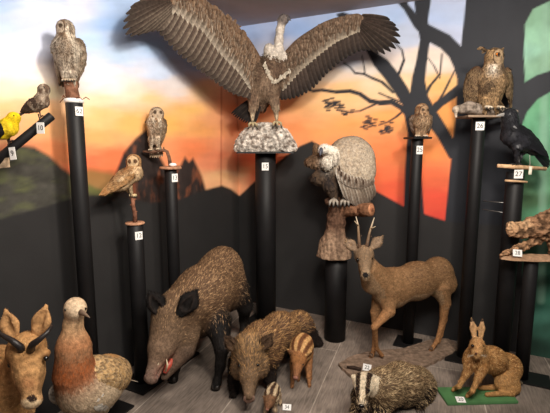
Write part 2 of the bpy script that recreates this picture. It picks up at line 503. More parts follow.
def mural_right(x, y):
    st = vnoise(x / 46 + 9, y / 13 + 4, 21)
    C = shepard(SKY, x, y + (st - .5) * 18)
    C = sky_tone(C) * (0.88 + 0.24 * vnoise(x / 30, y / 9, 22))[:, None]
    Fc = shepard(FOREST, x, y) * (0.7 + 0.6 * vnoise(x / 9, y / 12, 23))[:, None]
    fo = np.clip((x - 500) / 6, 0, 1)
    C = over(C, fo, Fc)
    C = over(C, stroke(x, y, [(546, -60), (544, 120), (541, 300)], 7, 8, 2) * .45, lin((150, 190, 166)))
    C = over(C, stroke(x, y, [(557, -60), (556, 120), (553, 320)], 3, 4, 1.5) * .5, lin((60, 90, 76)))
    T = TRUNK * (0.85 + .3 * vnoise(x / 14, y / 40, 25))[:, None]
    k = np.zeros(len(x)); A = lambda a: np.maximum(k, a)
    # great trunk with its limbs
    k = A(poly(x, y, [(464, -90), (466, 0), (461, 45), (457, 80), (456, 112), (453, 140), (447, 200), (443, 240), (430, 300), (426, 420), (524, 420), (523, 300), (521, 200), (521, 128), (527, 112), (538, 99), (552, 91), (700, 60), (700, 25), (556, 69), (537, 75), (525, 82), (524, 55), (525, 24), (533, 9), (552, 0), (620, -40), (620, -90)]))
    # limb arching out to the left
    k = A(poly(x, y, [(388, -40), (396, 1), (404, 10), (414, 27), (427, 41), (440, 48), (449, 57), (454, 68), (458, 82), (466, 80), (470, 50), (461, 46), (450, 35), (430, 25), (420, 18), (408, 4), (402, -40)]))
    # second trunk
    k = A(poly(x, y, [(414, -40), (414, 0), (416, 18), (420, 40), (416, 62), (412, 78), (409, 100), (408, 130), (405, 170), (404, 208), (400, 300), (446, 300), (432, 225), (424, 213), (421, 170), (419, 140), (424, 124), (430, 112), (428, 95), (425, 80), (427, 62), (430, 40), (428, 20), (431, 0), (432, -40)]))
    k = A(poly(x, y, [(428, 96), (436, 110), (446, 126), (454, 140), (458, 146), (456, 162), (449, 158), (438, 138), (426, 122), (418, 112)]))
    k = A(poly(x, y, [(458, 84), (460, 95), (452, 100), (443, 106), (437, 112), (428, 112), (434, 103), (446, 94)]))
    k = A(poly(x, y, [(336, 14), (343, 12), (356, 16), (366, 36), (376, 52), (388, 60), (399, 74), (408, 88), (416, 104), (420, 130), (408, 134), (402, 104), (394, 92), (384, 78), (374, 66), (366, 50), (354, 28), (340, 20)]))
    k = A(stroke(x, y, [(304, 88), (313, 91), (322, 90), (336, 92), (350, 91), (360, 94), (370, 101), (380, 103), (392, 102), (402, 108), (414, 122)], 2.2, 6))
    k = A(stroke(x, y, [(344, 63), (350, 67), (355, 73), (364, 74), (372, 78), (382, 82), (393, 92)], 1.6, 3.2))
    k = A(stroke(x, y, [(362, 56), (364, 66), (365, 74)], 1.2, 1.6))
    k = A(stroke(x, y, [(379, 93), (388, 97), (403, 103)], 1.4, 2.4))
    k = A(stroke(x, y, [(350, 112), (360, 111), (369, 107), (378, 103)], 1.3, 2.2))
    k = A(stroke(x, y, [(379, 125), (388, 122), (396, 117), (402, 112)], 1.3, 2.4))
    k = A(stroke(x, y, [(398, 76), (404, 60), (402, 50), (394, 42)], 3, 1.2))
    k = A(stroke(x, y, [(424, 98), (430, 86), (440, 74), (442, 54)], 3.4, 1.4))
    k = A(stroke(x, y, [(432, 112), (442, 96), (450, 80), (455, 70)], 3, 1.4))
    k = A(stroke(x, y, [(440, 78), (434, 66), (428, 58)], 1.8, 1))
    k = A(stroke(x, y, [(306, 88), (300, 83)], 1.2, .8))
    r = np.random.default_rng(5)
    for (cx, cy, rx, ry, n) in ((334, 106, 12, 5, 26), (345, 112, 8, 3, 10), (370, 122, 9, 5, 20), (388, 129, 8, 5, 18), (330, 102, 8, 3, 8)):
        for _ in range(n):
            qx, qy = cx + r.normal(0, rx * .5), cy + r.normal(0, ry * .5)
            k = A(stroke(x, y, [(qx - 1.6, qy + r.uniform(-.5, .5)), (qx + 1.6, qy + r.uniform(-.5, .5))], 1.7, 1.7))
    C = over(C, k, T)
    gr = poly(x, y, [(200, 160), (236, 195.5), (240, 195.5), (254, 182), (275, 164), (300, 146), (312, 141), (328, 150), (376, 191), (403, 206), (424, 214), (446, 221), (470, 224), (521, 226), (524, 420), (524, 900), (100, 900), (100, 160)], 0.9)
    return over(C, gr, BLACK * (0.85 + .3 * vnoise(x / 60, y / 60, 32))[:, None])

def wall(name, d, length, fn, step=0.0105):
    nu, nz = int(length / step), int(HC / step)
    u = np.linspace(0, length, nu + 1); z = np.linspace(0, HC, nz + 1)
    U, Z = np.meshgrid(u, z, indexing='ij')
    Q = K * V(1, 1, 0) + U.ravel()[:, None] * d + Z.ravel()[:, None] * V(0, 0, 1)
    px, py = PR(Q)
    C = fn(px, py)
    i = (np.arange(nu)[:, None] * (nz + 1) + np.arange(nz)[None, :]).ravel()
    f = np.stack([i, i + nz + 1, i + nz + 2, i + 1], 1)
    n0 = np.cross(d, V(0, 0, 1)); toward = (CAM - K) @ n0
    if toward < 0: f = f[:, ::-1]
    mb = MB(); mb.add(Q, f.tolist(), C)
    out = -np.sign(toward) * n0
    c = K * V(1, 1, 0) + d * length / 2 + V(0, 0, HC / 2) + out * 0.06
    mb.box(c, [d, V(0, 0, 1), out], [length / 2, HC / 2, 0.055], (60, 60, 60))
    o = mb.build(name, M['mural'], None, False)
    o['kind'] = 'structure'
    return o

M['mural'] = attr_mat('wall_paint', 0.62, 0.25, 0.05, 6, 0.04, 90)
wall('wall_left', DL, 4.3, mural_left)
wall('wall_right', DR, 4.6, mural_right)

def floor_mat():
    m, nt, b = newmat('floor_planks'); L = nt.links
    tc = nt.nodes.new('ShaderNodeTexCoord'); mp = nt.nodes.new('ShaderNodeMapping')
    mp.inputs['Rotation'].default_value = (0, 0, math.radians(-70.4))
    mp.inputs['Location'].default_value = (0.0, -0.09, 0)
    L.new(tc.outputs['Object'], mp.inputs['Vector'])
    br = nt.nodes.new('ShaderNodeTexBrick'); br.inputs['Scale'].default_value = 1.0
    br.inputs['Brick Width'].default_value = 3.1; br.inputs['Row Height'].default_value = 0.5; br.inputs['Mortar Size'].default_value = 0.004
    br.inputs['Mortar Smooth'].default_value = 0.2; br.offset = 0.4
    br.inputs['Color1'].default_value = list(lin((132, 120, 110))) + [1]; br.inputs['Color2'].default_value = list(lin((112, 101, 93))) + [1]
    br.inputs['Mortar'].default_value = list(lin((168, 156, 144))) + [1]
    L.new(mp.outputs['Vector'], br.inputs['Vector'])
    m2 = nt.nodes.new('ShaderNodeMapping'); m2.inputs['Scale'].default_value = (5, 40, 1); L.new(mp.outputs['Vector'], m2.inputs['Vector'])
    no = nt.nodes.new('ShaderNodeTexNoise'); no.inputs['Scale'].default_value = 2.2; no.inputs['Detail'].default_value = 6; L.new(m2.outputs['Vector'], no.inputs['Vector'])
    n2 = nt.nodes.new('ShaderNodeTexNoise'); n2.inputs['Scale'].default_value = 5; n2.inputs['Detail'].default_value = 7; L.new(tc.outputs['Object'], n2.inputs['Vector'])
    ad = nt.nodes.new('ShaderNodeMath'); ad.operation = 'ADD'; L.new(no.outputs['Fac'], ad.inputs[0]); L.new(n2.outputs['Fac'], ad.inputs[1])
    mr = nt.nodes.new('ShaderNodeMapRange'); mr.inputs['From Min'].default_value = .7; mr.inputs['From Max'].default_value = 1.3; mr.inputs['To Min'].default_value = .55; mr.inputs['To Max'].default_value = 1.5
    L.new(ad.outputs[0], mr.inputs['Value'])
    mx = nt.nodes.new('ShaderNodeVectorMath'); mx.operation = 'SCALE'; L.new(br.outputs['Color'], mx.inputs[0]); L.new(mr.outputs['Result'], mx.inputs['Scale'])
    L.new(mx.outputs['Vector'], b.inputs['Base Color'])
    b.inputs['Roughness'].default_value = 0.55; b.inputs['Specular IOR Level'].default_value = 0.3
    bp = nt.nodes.new('ShaderNodeBump'); bp.inputs['Strength'].default_value = .25; bp.inputs['Distance'].default_value = .004
    L.new(no.outputs['Fac'], bp.inputs['Height']); L.new(bp.outputs['Normal'], b.inputs['Normal'])
    return m

def slab(name, z0, z1, mat):
    a, b_, c = K * V(1, 1, 0), K * V(1, 1, 0) + DL * 4.3, K * V(1, 1, 0) + DR * 4.6
    q = [a, b_, b_ + DR * 4.6, c]
    v = [p + V(0, 0, z0) for p in q] + [p + V(0, 0, z1) for p in q]
    f = [[0, 1, 2, 3], [7, 6, 5, 4]] + [[i, (i + 1) % 4, (i + 1) % 4 + 4, i + 4][::-1] for i in range(4)]
    o = mesh_ob(name, v, f, mat, None, None, False); o['kind'] = 'structure'
    bm = bmesh.new(); bm.from_mesh(o.data); bmesh.ops.recalc_face_normals(bm, faces=bm.faces); bm.to_mesh(o.data); bm.free()
    return o
slab('floor', -0.1, 0.0, floor_mat())
slab('ceiling', HC, HC + 0.1, plain_mat('ceiling_paint', (176, 168, 168), 0.8, 0.1, 0.04, 4))

# ------------------------------------------------------------------ camera and light
cd = bpy.data.cameras.new('camera'); cam = bpy.data.objects.new('camera', cd); COL.objects.link(cam)
cam.location = CAM.tolist(); cam.rotation_euler = (math.pi / 2 - TH, 0, 0)
cd.sensor_fit = 'HORIZONTAL'; cd.sensor_width = 36.0; cd.lens = 36.0 * F / 550.0; cd.clip_start = 0.05
SC.camera = cam
SC.view_settings.view_transform = 'Standard'; SC.view_settings.look = 'None'; SC.view_settings.gamma = 1.0
SC.view_settings.use_curve_mapping = False; SC.view_settings.exposure = 0.25

def spot(name, loc, target, energy, size_deg, blend=0.8, rad=0.05, col=(1, .9, .78)):
    l = bpy.data.lights.new(name, 'SPOT'); l.energy = energy; l.spot_size = math.radians(size_deg); l.spot_blend = blend
    l.shadow_soft_size = rad; l.color = col
    o = bpy.data.objects.new(name, l); COL.objects.link(o); o.location = loc
    o.rotation_euler = (Vector(target) - Vector(loc)).to_track_quat('-Z', 'Y').to_euler()
    return o
def area(name, loc, target, energy, sx, sy, col=(1, .93, .85)):
    l = bpy.data.lights.new(name, 'AREA'); l.energy = energy; l.shape = 'RECTANGLE'; l.size = sx; l.size_y = sy; l.color = col
    o = bpy.data.objects.new(name, l); COL.objects.link(o); o.location = loc
    o.rotation_euler = (Vector(target) - Vector(loc)).to_track_quat('-Z', 'Y').to_euler()
    return o
ZL = HC - 0.08
spot('ceiling_spot_left', (0.30, 1.15, ZL), (-0.9, 3.0, 1.75), 120, 120, 0.9, 0.12)
spot('ceiling_spot_right', (1.15, 1.25, ZL), (0.75, 3.5, 1.6), 110, 120, 0.9, 0.12)
area('ceiling_fill', (0.4, 0.7, ZL), (0.2, 2.6, 0.6), 90, 1.5, 0.7)  # unseen soft fill added under the ceiling, not a fitted panel
w = bpy.data.worlds.new('world'); SC.world = w; w.use_nodes = True
w.node_tree.nodes['Background'].inputs['Color'].default_value = (0.9, 0.88, 0.95, 1)
w.node_tree.nodes['Background'].inputs['Strength'].default_value = 0.08
# ------------------------------------------------------------------ display posts
def post(label, px, ptop, Y, r, plate=0.0, txt=None, card_px=None, cw=0.062, ch=0.07, group='black display posts', ctilt=0.0, plate_off=(0, 0), pz=0.012):
    top = P(px, ptop, Y)
    base = V(top[0], Y, 0)
    t = thing('display_post', label, 'post', base, group)
    mb = MB(); z0 = pz if plate else 0.0
    mb.tube([base + V(0, 0, z0), V(top[0], Y, top[2] - .004), V(top[0], Y, top[2])], [r, r, r * .93], (26, 25, 26), 28)
    mb.build('tube', M['tube'], t)
    if plate:
        mb = MB(); mb.box(base + V(plate_off[0], plate_off[1], pz / 2), [-DL, DR, V(0, 0, 1)], [plate, plate, pz / 2], (20, 20, 20))
        mb.build('base_plate', M['plate'], t, False)
    if txt:
        # the card is stuck on the front of the tube
        q = P(card_px[0], card_px[1], Y - r)
        dx = np.clip((q[0] - base[0]) / r, -.8, .8); n = unit(V(dx, -math.sqrt(1 - dx * dx), 0))
        c = V(base[0], Y, q[2]) + n * (r + .003)
        rt = np.cross(V(0, 0, 1), n); up = V(0, 0, 1) + rt * ctilt
        card(t, c, rt, up, cw, ch, txt)
    return t, top

post62, T62 = post('slim black post topped by a brown stump under the tall streaky owl, card 62', 74, 103, 2.33, .044, .16, '62', (79.5, 111), .042, .047)
post12, T12 = post('short black post at the left with a thin wooden disc on top, card 12', 135, 224, 2.68, .05, .12, '12', (138, 236), .048, .052, ctilt=-.12)
post13, T13 = post('black post behind the boar, wooden disc on top holding a white stone, card 13', 170.5, 169, 3.02, .043, .12, '13', (174, 178), .05, .058)
post15, T15 = post('thick tall black post in the room corner carrying the pale rock, card 15', 265.5, 153, 3.70, .09, .16, '15', (265.3, 166.5), .058, .066)
postH, TH_ = post('thick unnumbered black post beneath the flared stump of the hunched vulture', 336.5, 256, 3.34, .088)
post25, T25 = post('slim black post with a small square top for the smallest owl, card 25', 417.5, 139, 3.25, .043, .10, '25', (419.5, 150), .05, .062)
post26, T26 = post('black post under the big eared owl, card 26', 479, 118, 3.02, .045, .12, '26', (480, 126), .056, .058)
post27, T27 = post('black post with two sticks below the black crow, card 27', 515.5, 172, 2.86, .056, 0, '27', (518.5, 174), .054, .058)
post28, T28 = post('black post at the right edge carrying the shelf of bark', 531.5, 259, 2.72, .043, .09, plate_off=(.085, -.02))

# tops of the posts
def disc(parent, c, r, h, col, name='top_disc', mat='wood', sy=1.0, up=V(0, 0, 1)):
    mb = MB(); mb.tube([c, c + up * h * .5, c + up * h], [r * .97, r, r * .94], col, 28); return mb.build(name, M[mat], parent)
disc(post62, T62, .049, .022, (232, 228, 222), 'white_collar', 'card')
disc(post12, T12, .062, .012, (176, 132, 104))
disc(post13, T13, .078, .018, (170, 126, 98))
mb = MB(); mb.box(T25 + V(0, 0, .007), [V(.98, .2, 0), V(-.2, .98, 0), V(0, 0, 1)], [.075, .075, .007], (24, 24, 24)); mb.build('top_plate', M['plate'], post25, False)
mb = MB(); mb.box(T15 + V(0, 0, .006), [V(1, 0, 0), V(0, 1, 0), V(0, 0, 1)], [.235, .19, .006], (34, 33, 34)); mb.build('top_plate', M['plate'], post15, False)
mb = MB(); mb.box(T26 + V(.0, 0, .007), [V(1, 0, 0), V(0, 1, 0), V(0, 0, 1)], [.12, .10, .007], (150, 128, 108)); mb.build('top_board', M['wood'], post26, False)
# twigs of wire around the stump foot on post 62
for k in range(5):
    a = k * 1.3 + .2; p0 = T62 + V(.046 * math.cos(a), .046 * math.sin(a), .021)
    q = T62 + V(.078 * math.cos(a + .3), .078 * math.sin(a + .3), .022 - .010 * (k % 3))
    mb = MB(); mb.tube([p0, (p0 + q) / 2 + V(0, 0, .012), q], .0024, (120, 70, 50), 6); mb.build('root_twig', M['bark'], post62)

# slanting pole of the two songbirds, held by a bracket on the left wall
a, b = P(-30, 182.5, 1.92), P(52, 115.5, 2.02)
pole = thing('display_pole', 'slanting black pole at the left edge bearing the two songbirds, cards 9 and 10', 'pole', a)
mb = MB(); mb.tube([a, a + (b - a) * .5, b - unit(b - a) * .004, b], [.0205, .0205, .0205, .018], (26, 25, 26), 24); mb.build('tube', M['tube'], pole)
ax = unit(b - a)
for (px, py, txt, w_, h_, tl) in ((40.5, 128, '10', .040, .050, -.02), (12.5, 153.5, '9', .033, .056, .10)):
    q = P(px, py, 1.955 if txt == '10' else 1.93); card(pole, q, V(1, -.25, tl), V(0, 0, 1), w_, h_, txt, size=.62)
q = P(4.5, 163, 1.965); mb = MB(); mb.box(q, [unit(V(.9, -.2, .1)), V(0, 1, 0), V(0, 0, 1)], [.020, .012, .022], (196, 170, 140)); mb.build('wood_block', M['wood'], pole, False)
wq = a + DL * 0
nL = V(-math.cos(ANG), math.sin(ANG), 0)   # out through the left wall
dist_w = (K - a) @ nL
mb = MB(); mb.tube([a, a + nL * (dist_w - .002)], .012, (26, 25, 26), 14); mb.tube([a + nL * (dist_w - .012), a + nL * (dist_w - .001)], .045, (26, 25, 26), 20); mb.build('wall_bracket', M['tube'], pole)

# two thin rods between post 26 and post 27
for i, (y0, y1, lab) in enumerate(((201, 203, 'upper of two thin grey rods between posts 26 and 27'), (209.5, 213, 'lower of two thin grey rods between posts 26 and 27'))):
    p0, p1 = P(483, y0, 3.0), P(507.3, y1, 2.87)
    mb = MB(); mb.tube([p0, p1], .0032, (150, 148, 145), 8); tag(mb.build('metal_rod', M['wire'], None, org=p0), lab, 'rod', 'thin rods between the posts')
# ------------------------------------------------------------------ mammals
def leg(bd, pts, rad, cols, k=0.015, squash=None):
    bd.chain(pts, rad, cols, k, squash); return bd

def hoof(parent, p, fwd, r, h, col=(38, 32, 28), name='hoof'):
    """cloven hoof: two pointed toes"""
    fwd = unit(V(fwd[0], fwd[1], 0)); sd = V(-fwd[1], fwd[0], 0); mb = MB()
    for s in (-1, 1):
        a = p + sd * s * r * .5
        mb.tube([a + V(0, 0, h) - fwd * r * .2, a + V(0, 0, h * .5) + fwd * r * .2, a + V(0, 0, .007) + fwd * r * .5], [r * .5, r * .62, r * .66], col, 10)
    return mb.build(name, M['horn'], parent)

# ---------------- roebuck
def make_deer():
    root = G(404, 352, .024)
    t = thing('roe_deer', 'slender tan roe deer with short forked antlers stepping with one foreleg bent', 'deer', root)
    B = Body(.0062, .05); B.zmin = root[2]
    tan, back, leg_c, face, pale = (146, 110, 76), (128, 96, 66), (164, 118, 78), (122, 100, 78), (186, 158, 126)
    axis = P(450, 275, 3.2) - P(385, 285, 2.98)
    B.ell(P(393, 288, 2.99), (.16, .105, .155), tan, axis, flow=axis)
    B.ell(P(416, 281, 3.07), (.19, .115, .15), back, axis, flow=axis)
    B.ell(P(437, 276, 3.16), (.135, .108, .15), back, axis, flow=axis)
    B.ell(P(441, 284, 3.18), (.085, .09, .12), tan, V(.1, .1, -1), flow=V(.2, .1, -1))
    # neck and head
    B.cone(P(385, 285, 2.96), P(370, 268, 2.84), .105, .062, tan, .05, flow=V(.2, .2, -1))
    B.cone(P(372, 283, 2.92), P(366, 262, 2.83), .075, .052, tan, .04, flow=V(0, 0, -1))
    h0, h1 = P(364.5, 255, 2.82), P(365.5, 275, 2.70)
    B.cone(h0, h1, .058, .026, face, .02, flow=h0 - h1)
    B.ell(P(363.5, 255, 2.83), (.058, .056, .058), face, k=.03)
    B.cone(P(365.4, 275.5, 2.70), P(365.6, 278, 2.705), .025, .020, pale, .012)
    # ears
    for tip, bs in (((346.5, 240.5), (356, 250)), ((381.5, 237), (371, 249))):
        a, b = P(bs[0], bs[1], 2.85), P(tip[0], tip[1], 2.87)
        m = a * .45 + b * .55; d = unit(b - a); n = unit(np.cross(d, np.cross(V(0, -1, 0), d)))
        B.cone(a, m, .018, .034, (112, 90, 68), .01, (n, .42)); B.cone(m, b, .034, .008, (112, 90, 68), .01, (n, .42))
        sg = unit(V(0, -1, 0))
        B.cone(a * .7 + b * .3 + sg * .022, a * .2 + b * .8 + sg * .016, .017, .010, (198, 170, 146), .008, (n, .6), op='sub')
    # legs
    L1 = [P(388, 300, 2.93), P(389, 311, 2.90), P(374.5, 327, 2.84), P(376.5, 348, 2.93), P(382, 355.5, 2.965)]
    leg(B, L1, [.07, .042, .021, .014, .016], [tan, leg_c, leg_c, leg_c])
    L2 = [P(381, 300, 3.02), P(375.5, 312, 3.02), P(375, 330, 3.02), P(373.6, 350, 3.0), P(371, 358.5, 2.975)]
    leg(B, L2, [.07, .036, .02, .014, .016], [tan, leg_c, leg_c, leg_c])
    L3 = [P(440, 286, 3.12), P(445, 303, 3.12), P(442.5, 322, 3.14), P(437, 341, 3.11), P(431, 350, 3.08)]
    leg(B, L3, [.085, .040, .022, .015, .016], [tan, leg_c, leg_c, leg_c])
    L4 = [P(440, 286, 3.22), P(446, 301, 3.26), P(444.5, 320, 3.27), P(441, 335, 3.25), P(437, 345.5, 3.2)]
    leg(B, L4, [.08, .036, .02, .015, .016], [tan, leg_c, leg_c, leg_c])
    B.mesh()
    def paint(p, N, C):
        C = C.copy()
        px, py = PR(p)
        low = (N[:, 2] < -.35) & (p[:, 2] > root[2] + .33)
        C[low] = C[low] * .6 + lin((186, 160, 128)) * .4
        e = np.min([np.linalg.norm(p - P(q[0], q[1], q[2]), axis=1) for q in ((357.5, 260, 2.79), (371, 259, 2.79))], 0)
        C = np.where((e < .02)[:, None], C * .5, C)
        nose = np.linalg.norm(p - P(365.5, 275, 2.68), axis=1) < .018
        C[nose] = lin((26, 22, 22))
        return C
    B.paint(paint)
    body = B.build('body', t)
    coat_ob(B, 'fur', body, lambda mb: B.coat(mb, 22000, .02, .003, .15, .32, .2, light=(170, 134, 96), lightp=.15, droop=.2, lenfn=lambda p, N: np.clip((p[:, 2] - .05) * 2.2, .3, 1)), M['fur'])
    for e in ((357.6, 260.0), (371.2, 258.6)): eye(t, P(e[0], e[1], 2.775), .0115)
    # antlers: beam with two tines
    for bs, mid, tip, tine0, tine1 in (((359.5, 246.5), (358.5, 232), (356, 216.5), (358.2, 226), (354.6, 221)), ((367, 246), (369.4, 233), (374.3, 217.5), (370.6, 229), (375.5, 226.5))):
        mb = MB(); a = P(bs[0], bs[1], 2.82); 
        pts = [a + V(0, 0, -.012), a + V(0, 0, .006), P(mid[0], mid[1], 2.84), P(*tine0, 2.845), P(tip[0], tip[1], 2.85)]
        mb.tube(pts, [.014, .012, .0085, .0075, .002], [(74, 54, 40), (84, 62, 46), (120, 96, 72), (140, 116, 90), (200, 184, 160)], 9)
        mb.tube([P(*tine0, 2.845), P(*tine1, 2.80)], [.006, .0015], (190, 170, 140), 7)
        r_ = np.random.default_rng(3)
        for _ in range(14):
            q = pts[1] + (pts[2] - pts[1]) * r_.random(); mb.ball(q + r_.normal(0, .005, 3), .0045, (90, 68, 50), 4)
        mb.build('antler', M['horn'], t)
    for p in (L1[-1], L2[-1], L3[-1], L4[-1]):
        hoof(t, V(p[0], p[1], root[2]), V(-.75, -.5, 0), .015, .03, (92, 68, 50))
    return t
deer = make_deer()

# base board of the deer: rough cork-brown sheet on the floor
def flat_poly(name, pts, z0, z1, mat, cols, rough=0.0, parent=None, org=None):
    pts = np.array(pts); c = pts.mean(0)
    # resample the outline for a ragged edge
    ring = []
    for i in range(len(pts)):
        a, b = pts[i], pts[(i + 1) % len(pts)]; n = max(2, int(np.linalg.norm(b - a) / .03))
        for k in range(n): ring.append(a + (b - a) * k / n)
    ring = np.array(ring); ring[:, :2] += rng.normal(0, rough, (len(ring), 2))
    n = len(ring); v, f = [], []
    for s, z in ((1, z0), (1, z1), (.93, z1), (.6, z1), (.3, z1)):
        q = c + (ring - c) * s; q[:, 2] = z + (rng.normal(0, rough * .3, n) if s < .95 else 0); v.append(q)
    v = np.concatenate(v); v = np.vstack([v, [c[0], c[1], z1]])
    for j in range(4):
        for i in range(n):
            k = (i + 1) % n; f.append([j * n + i, j * n + k, (j + 1) * n + k, (j + 1) * n + i])
    for i in range(n): f.append([4 * n + i, 4 * n + (i + 1) % n, 5 * n])
    f.append(list(range(n))[::-1])
    C = np.tile(lin(cols), (len(v), 1)) * rng.uniform(.8, 1.2, (len(v), 1))
    return mesh_ob(name, v, f, mat, parent, C, False, org if org is not None else c * V(1, 1, 0) + V(0, 0, z0))
bd_ = flat_poly('base_board', [G(338, 366), G(353, 381), G(390, 384), G(426, 368), G(463, 349.5), G(448, 341), G(432, 341.5), G(402, 351), G(372, 353), G(350, 359)], .0005, .022, M['wood'], (128, 108, 92), .003)
tag(bd_, 'thin rough brown board on the floor beneath the hooves of the roe deer', 'board')

# ---------------- wild boar
def pig_eye(t, a, r): eye(t, a, r)

def pig_ear(t, q, rb, rm, inner=(58, 46, 40), dk=(24, 21, 20), fringe=.022):
    """upright leaf-shaped ear with a hollow front"""
    a, m, b = P(*q[0], q[3]), P(*q[1], q[3] + .005), P(*q[2], q[3] + .02); n = V(.1, -1, .2)
    E = Body(.0045, .012)
    E.cone(a, m, rb, rm, dk, .01, (n, .35)); E.cone(m, b, rm, .008, dk, .01, (n, .35))
    E.cone(a * .4 + m * .6 + V(0, -rm * .47, 0), m * .4 + b * .6 + V(0, -rm * .36, 0), rm * .62, .012, inner, .004, (n, .7), op='sub', cs_=.003)
    E.mesh(); e = E.build('ear', t)
    coat_ob(E, 'ear_fringe', e, lambda mb: E.coat(mb, 900, fringe, fringe * .13, .4 if fringe > .01 else .15, .4, .35, mask=lambda p, N: 1.0 * ((N[:, 1] > -.55) | (rng.random(len(p)) < .12))), M['fur'])

def make_boar():
    root = G(206, 352)
    t = thing('wild_boar', 'huge bristly dark brown wild boar with open red mouth and tusks, the largest pig', 'wild boar', root)
    B = Body(.0075, .07)
    br, dk, hd, sn = (100, 76, 56), (26, 23, 22), (112, 90, 70), (136, 112, 94)
    a_r, a_s = P(221, 277, 3.22), P(201, 302, 2.86)
    ax = a_r - a_s
    B.ell(a_r, (.25, .165, .235), br, ax, flow=ax + V(0, 0, -.1))
    B.ell((a_r + a_s) / 2 + V(0, 0, -.01), (.30, .175, .235), br, ax, flow=ax)
    B.ell(a_s, (.25, .175, .24), br, ax, flow=ax)
    B.ell(P(229, 290, 3.20), (.16, .12, .14), (70, 56, 46), V(.2, .2, -1), flow=V(.1, .1, -1))
    B.cone(a_s + V(0, 0, .04), P(181, 309, 2.60), .19, .14, br, .07, flow=ax)
    # head
    s0, s1 = P(171, 318, 2.54), P(153.5, 372, 2.36)
    B.cone(s0, s0 * .45 + s1 * .55, .125, .082, hd, .05, flow=s0 - s1, cs_=.03)
    B.cone(s0 * .45 + s1 * .55, s1, .072, .043, sn, .03, flow=s0 - s1, cs_=.03)
    B.cone(s1, P(151.5, 377, 2.345), .043, .040, (128, 106, 96), .01)
    B.ell(P(183, 334, 2.56), (.10, .10, .12), hd, k=.05, flow=V(.3, .4, -.4))
    # lower jaw
    B.cone(P(184, 349, 2.52), P(165, 376, 2.44), .07, .026, (92, 74, 62), .02)
    # legs
    F1 = [P(217, 322, 2.74), P(222, 345, 2.66), P(220.5, 365, 2.63), P(217, 382, 2.605), P(215.6, 389, 2.59)]
    leg(B, F1, [.10, .052, .031, .024, .027], [dk, dk, dk, dk], .03)
    F2 = [P(186, 330, 2.84), P(177, 352, 2.74), P(175, 368, 2.70), P(173.5, 379, 2.69), P(172.6, 384, 2.68)]
    leg(B, F2, [.10, .052, .031, .024, .027], [dk, dk, dk, dk], .03)
    H1 = [P(237, 292, 3.22), P(244.5, 306, 3.26), P(244, 320, 3.36), P(243, 333, 3.33), P(241.5, 340, 3.28)]
    leg(B, H1, [.10, .06, .036, .026, .028], [dk, dk, dk, dk], .03)
    H2 = [P(213, 300, 3.32), P(215, 312, 3.36), P(217, 324, 3.44), P(216, 334, 3.42), P(214.5, 339, 3.36)]
    leg(B, H2, [.10, .06, .036, .026, .028], [dk, dk, dk, dk], .03)
    # tail
    B.chain([P(236, 262, 3.42), P(240, 280, 3.46), P(239, 298, 3.46)], [.02, .014, .008], br)
    # mouth gap
    B.cone(P(170, 357, 2.42), P(160, 374, 2.34), .014, .02, (150, 58, 44), .01, op='sub')
    B.mesh()
    def paint(p, N, C):
        C = C.copy()
        k = np.clip((.40 - p[:, 2]) / .14, 0, 1) * (p[:, 1] > 2.58)
        C = C * (1 - k[:, None]) + lin((30, 26, 24)) * k[:, None]
        return C
    B.paint(paint)
    body = B.build('body', t)
    s = P(152, 376, 2.35)
    coat_ob(B, 'bristle_coat', body, lambda mb: B.coat(mb, 30000, .030, .0025, .28, .45, .22, light=(186, 150, 112), lightp=.28, lmask=lambda p, N: p[:, 2] > .36 + rng.random(len(p)) * .22, lenfn=lambda p, N: np.clip(np.linalg.norm(p - s, axis=1) * 2.6 - .15, .3, 1) * np.clip(p[:, 2] * 3.2, .35, 1)), M['fur'])
    # snout disc with nostrils
    d = unit(P(151.5, 379, 2.31) - P(154, 371, 2.37)); c = P(150.8, 379, 2.33)
    mb = MB(); mb.tube([c - d * .016, c, c + d * .004], [.042, .042, .036], (134, 108, 98), 18); nd = mb.build('snout_disc', M['skin'], t)
    sd = unit(np.cross(d, V(0, 0, 1)))
    for q in (-1, 1):
        mb = MB(); mb.ball(c + d * .003 + sd * q * .015 + V(0, 0, .006), V(.008, .006, .008), (30, 20, 20), 6); mb.build('nostril', M['eye'], nd)
    eye(t, P(177, 328.5, 2.445), .012); eye(t, P(159.5, 330, 2.465), .012)
    mb = MB(); mb.ell = None
    mb.tube([P(173, 358, 2.47), P(168, 366, 2.435), P(164.5, 373, 2.40)], [.024, .021, .012], (176, 74, 58), 12); mb.build('tongue', M['horn'], t)
    for (p0, p1, p2) in (((165.5, 371, 2.40), (167.5, 365, 2.375), (166.5, 359, 2.37)), ((158.5, 375, 2.37), (156.5, 369, 2.345), (158.5, 363, 2.345))):
        mb = MB(); mb.tube([P(*p0), P(*p1), P(*p2)], [.0075, .006, .001], (222, 206, 172), 8); mb.build('tusk', M['horn'], t)
    for L in (F1, F2): hoof(t, V(L[-1][0], L[-1][1], 0), V(-.3, -1, 0), .026, .045)
    for L in (H1, H2): hoof(t, V(L[-1][0], L[-1][1], 0), V(-.3, -1, 0), .025, .045)
    return t
boar = make_boar()
for q in (((161, 313), (156, 303), (149, 292), 2.47), ((181, 312), (189, 302), (196.5, 290.5), 2.45)): pig_ear(boar, q, .034, .052)

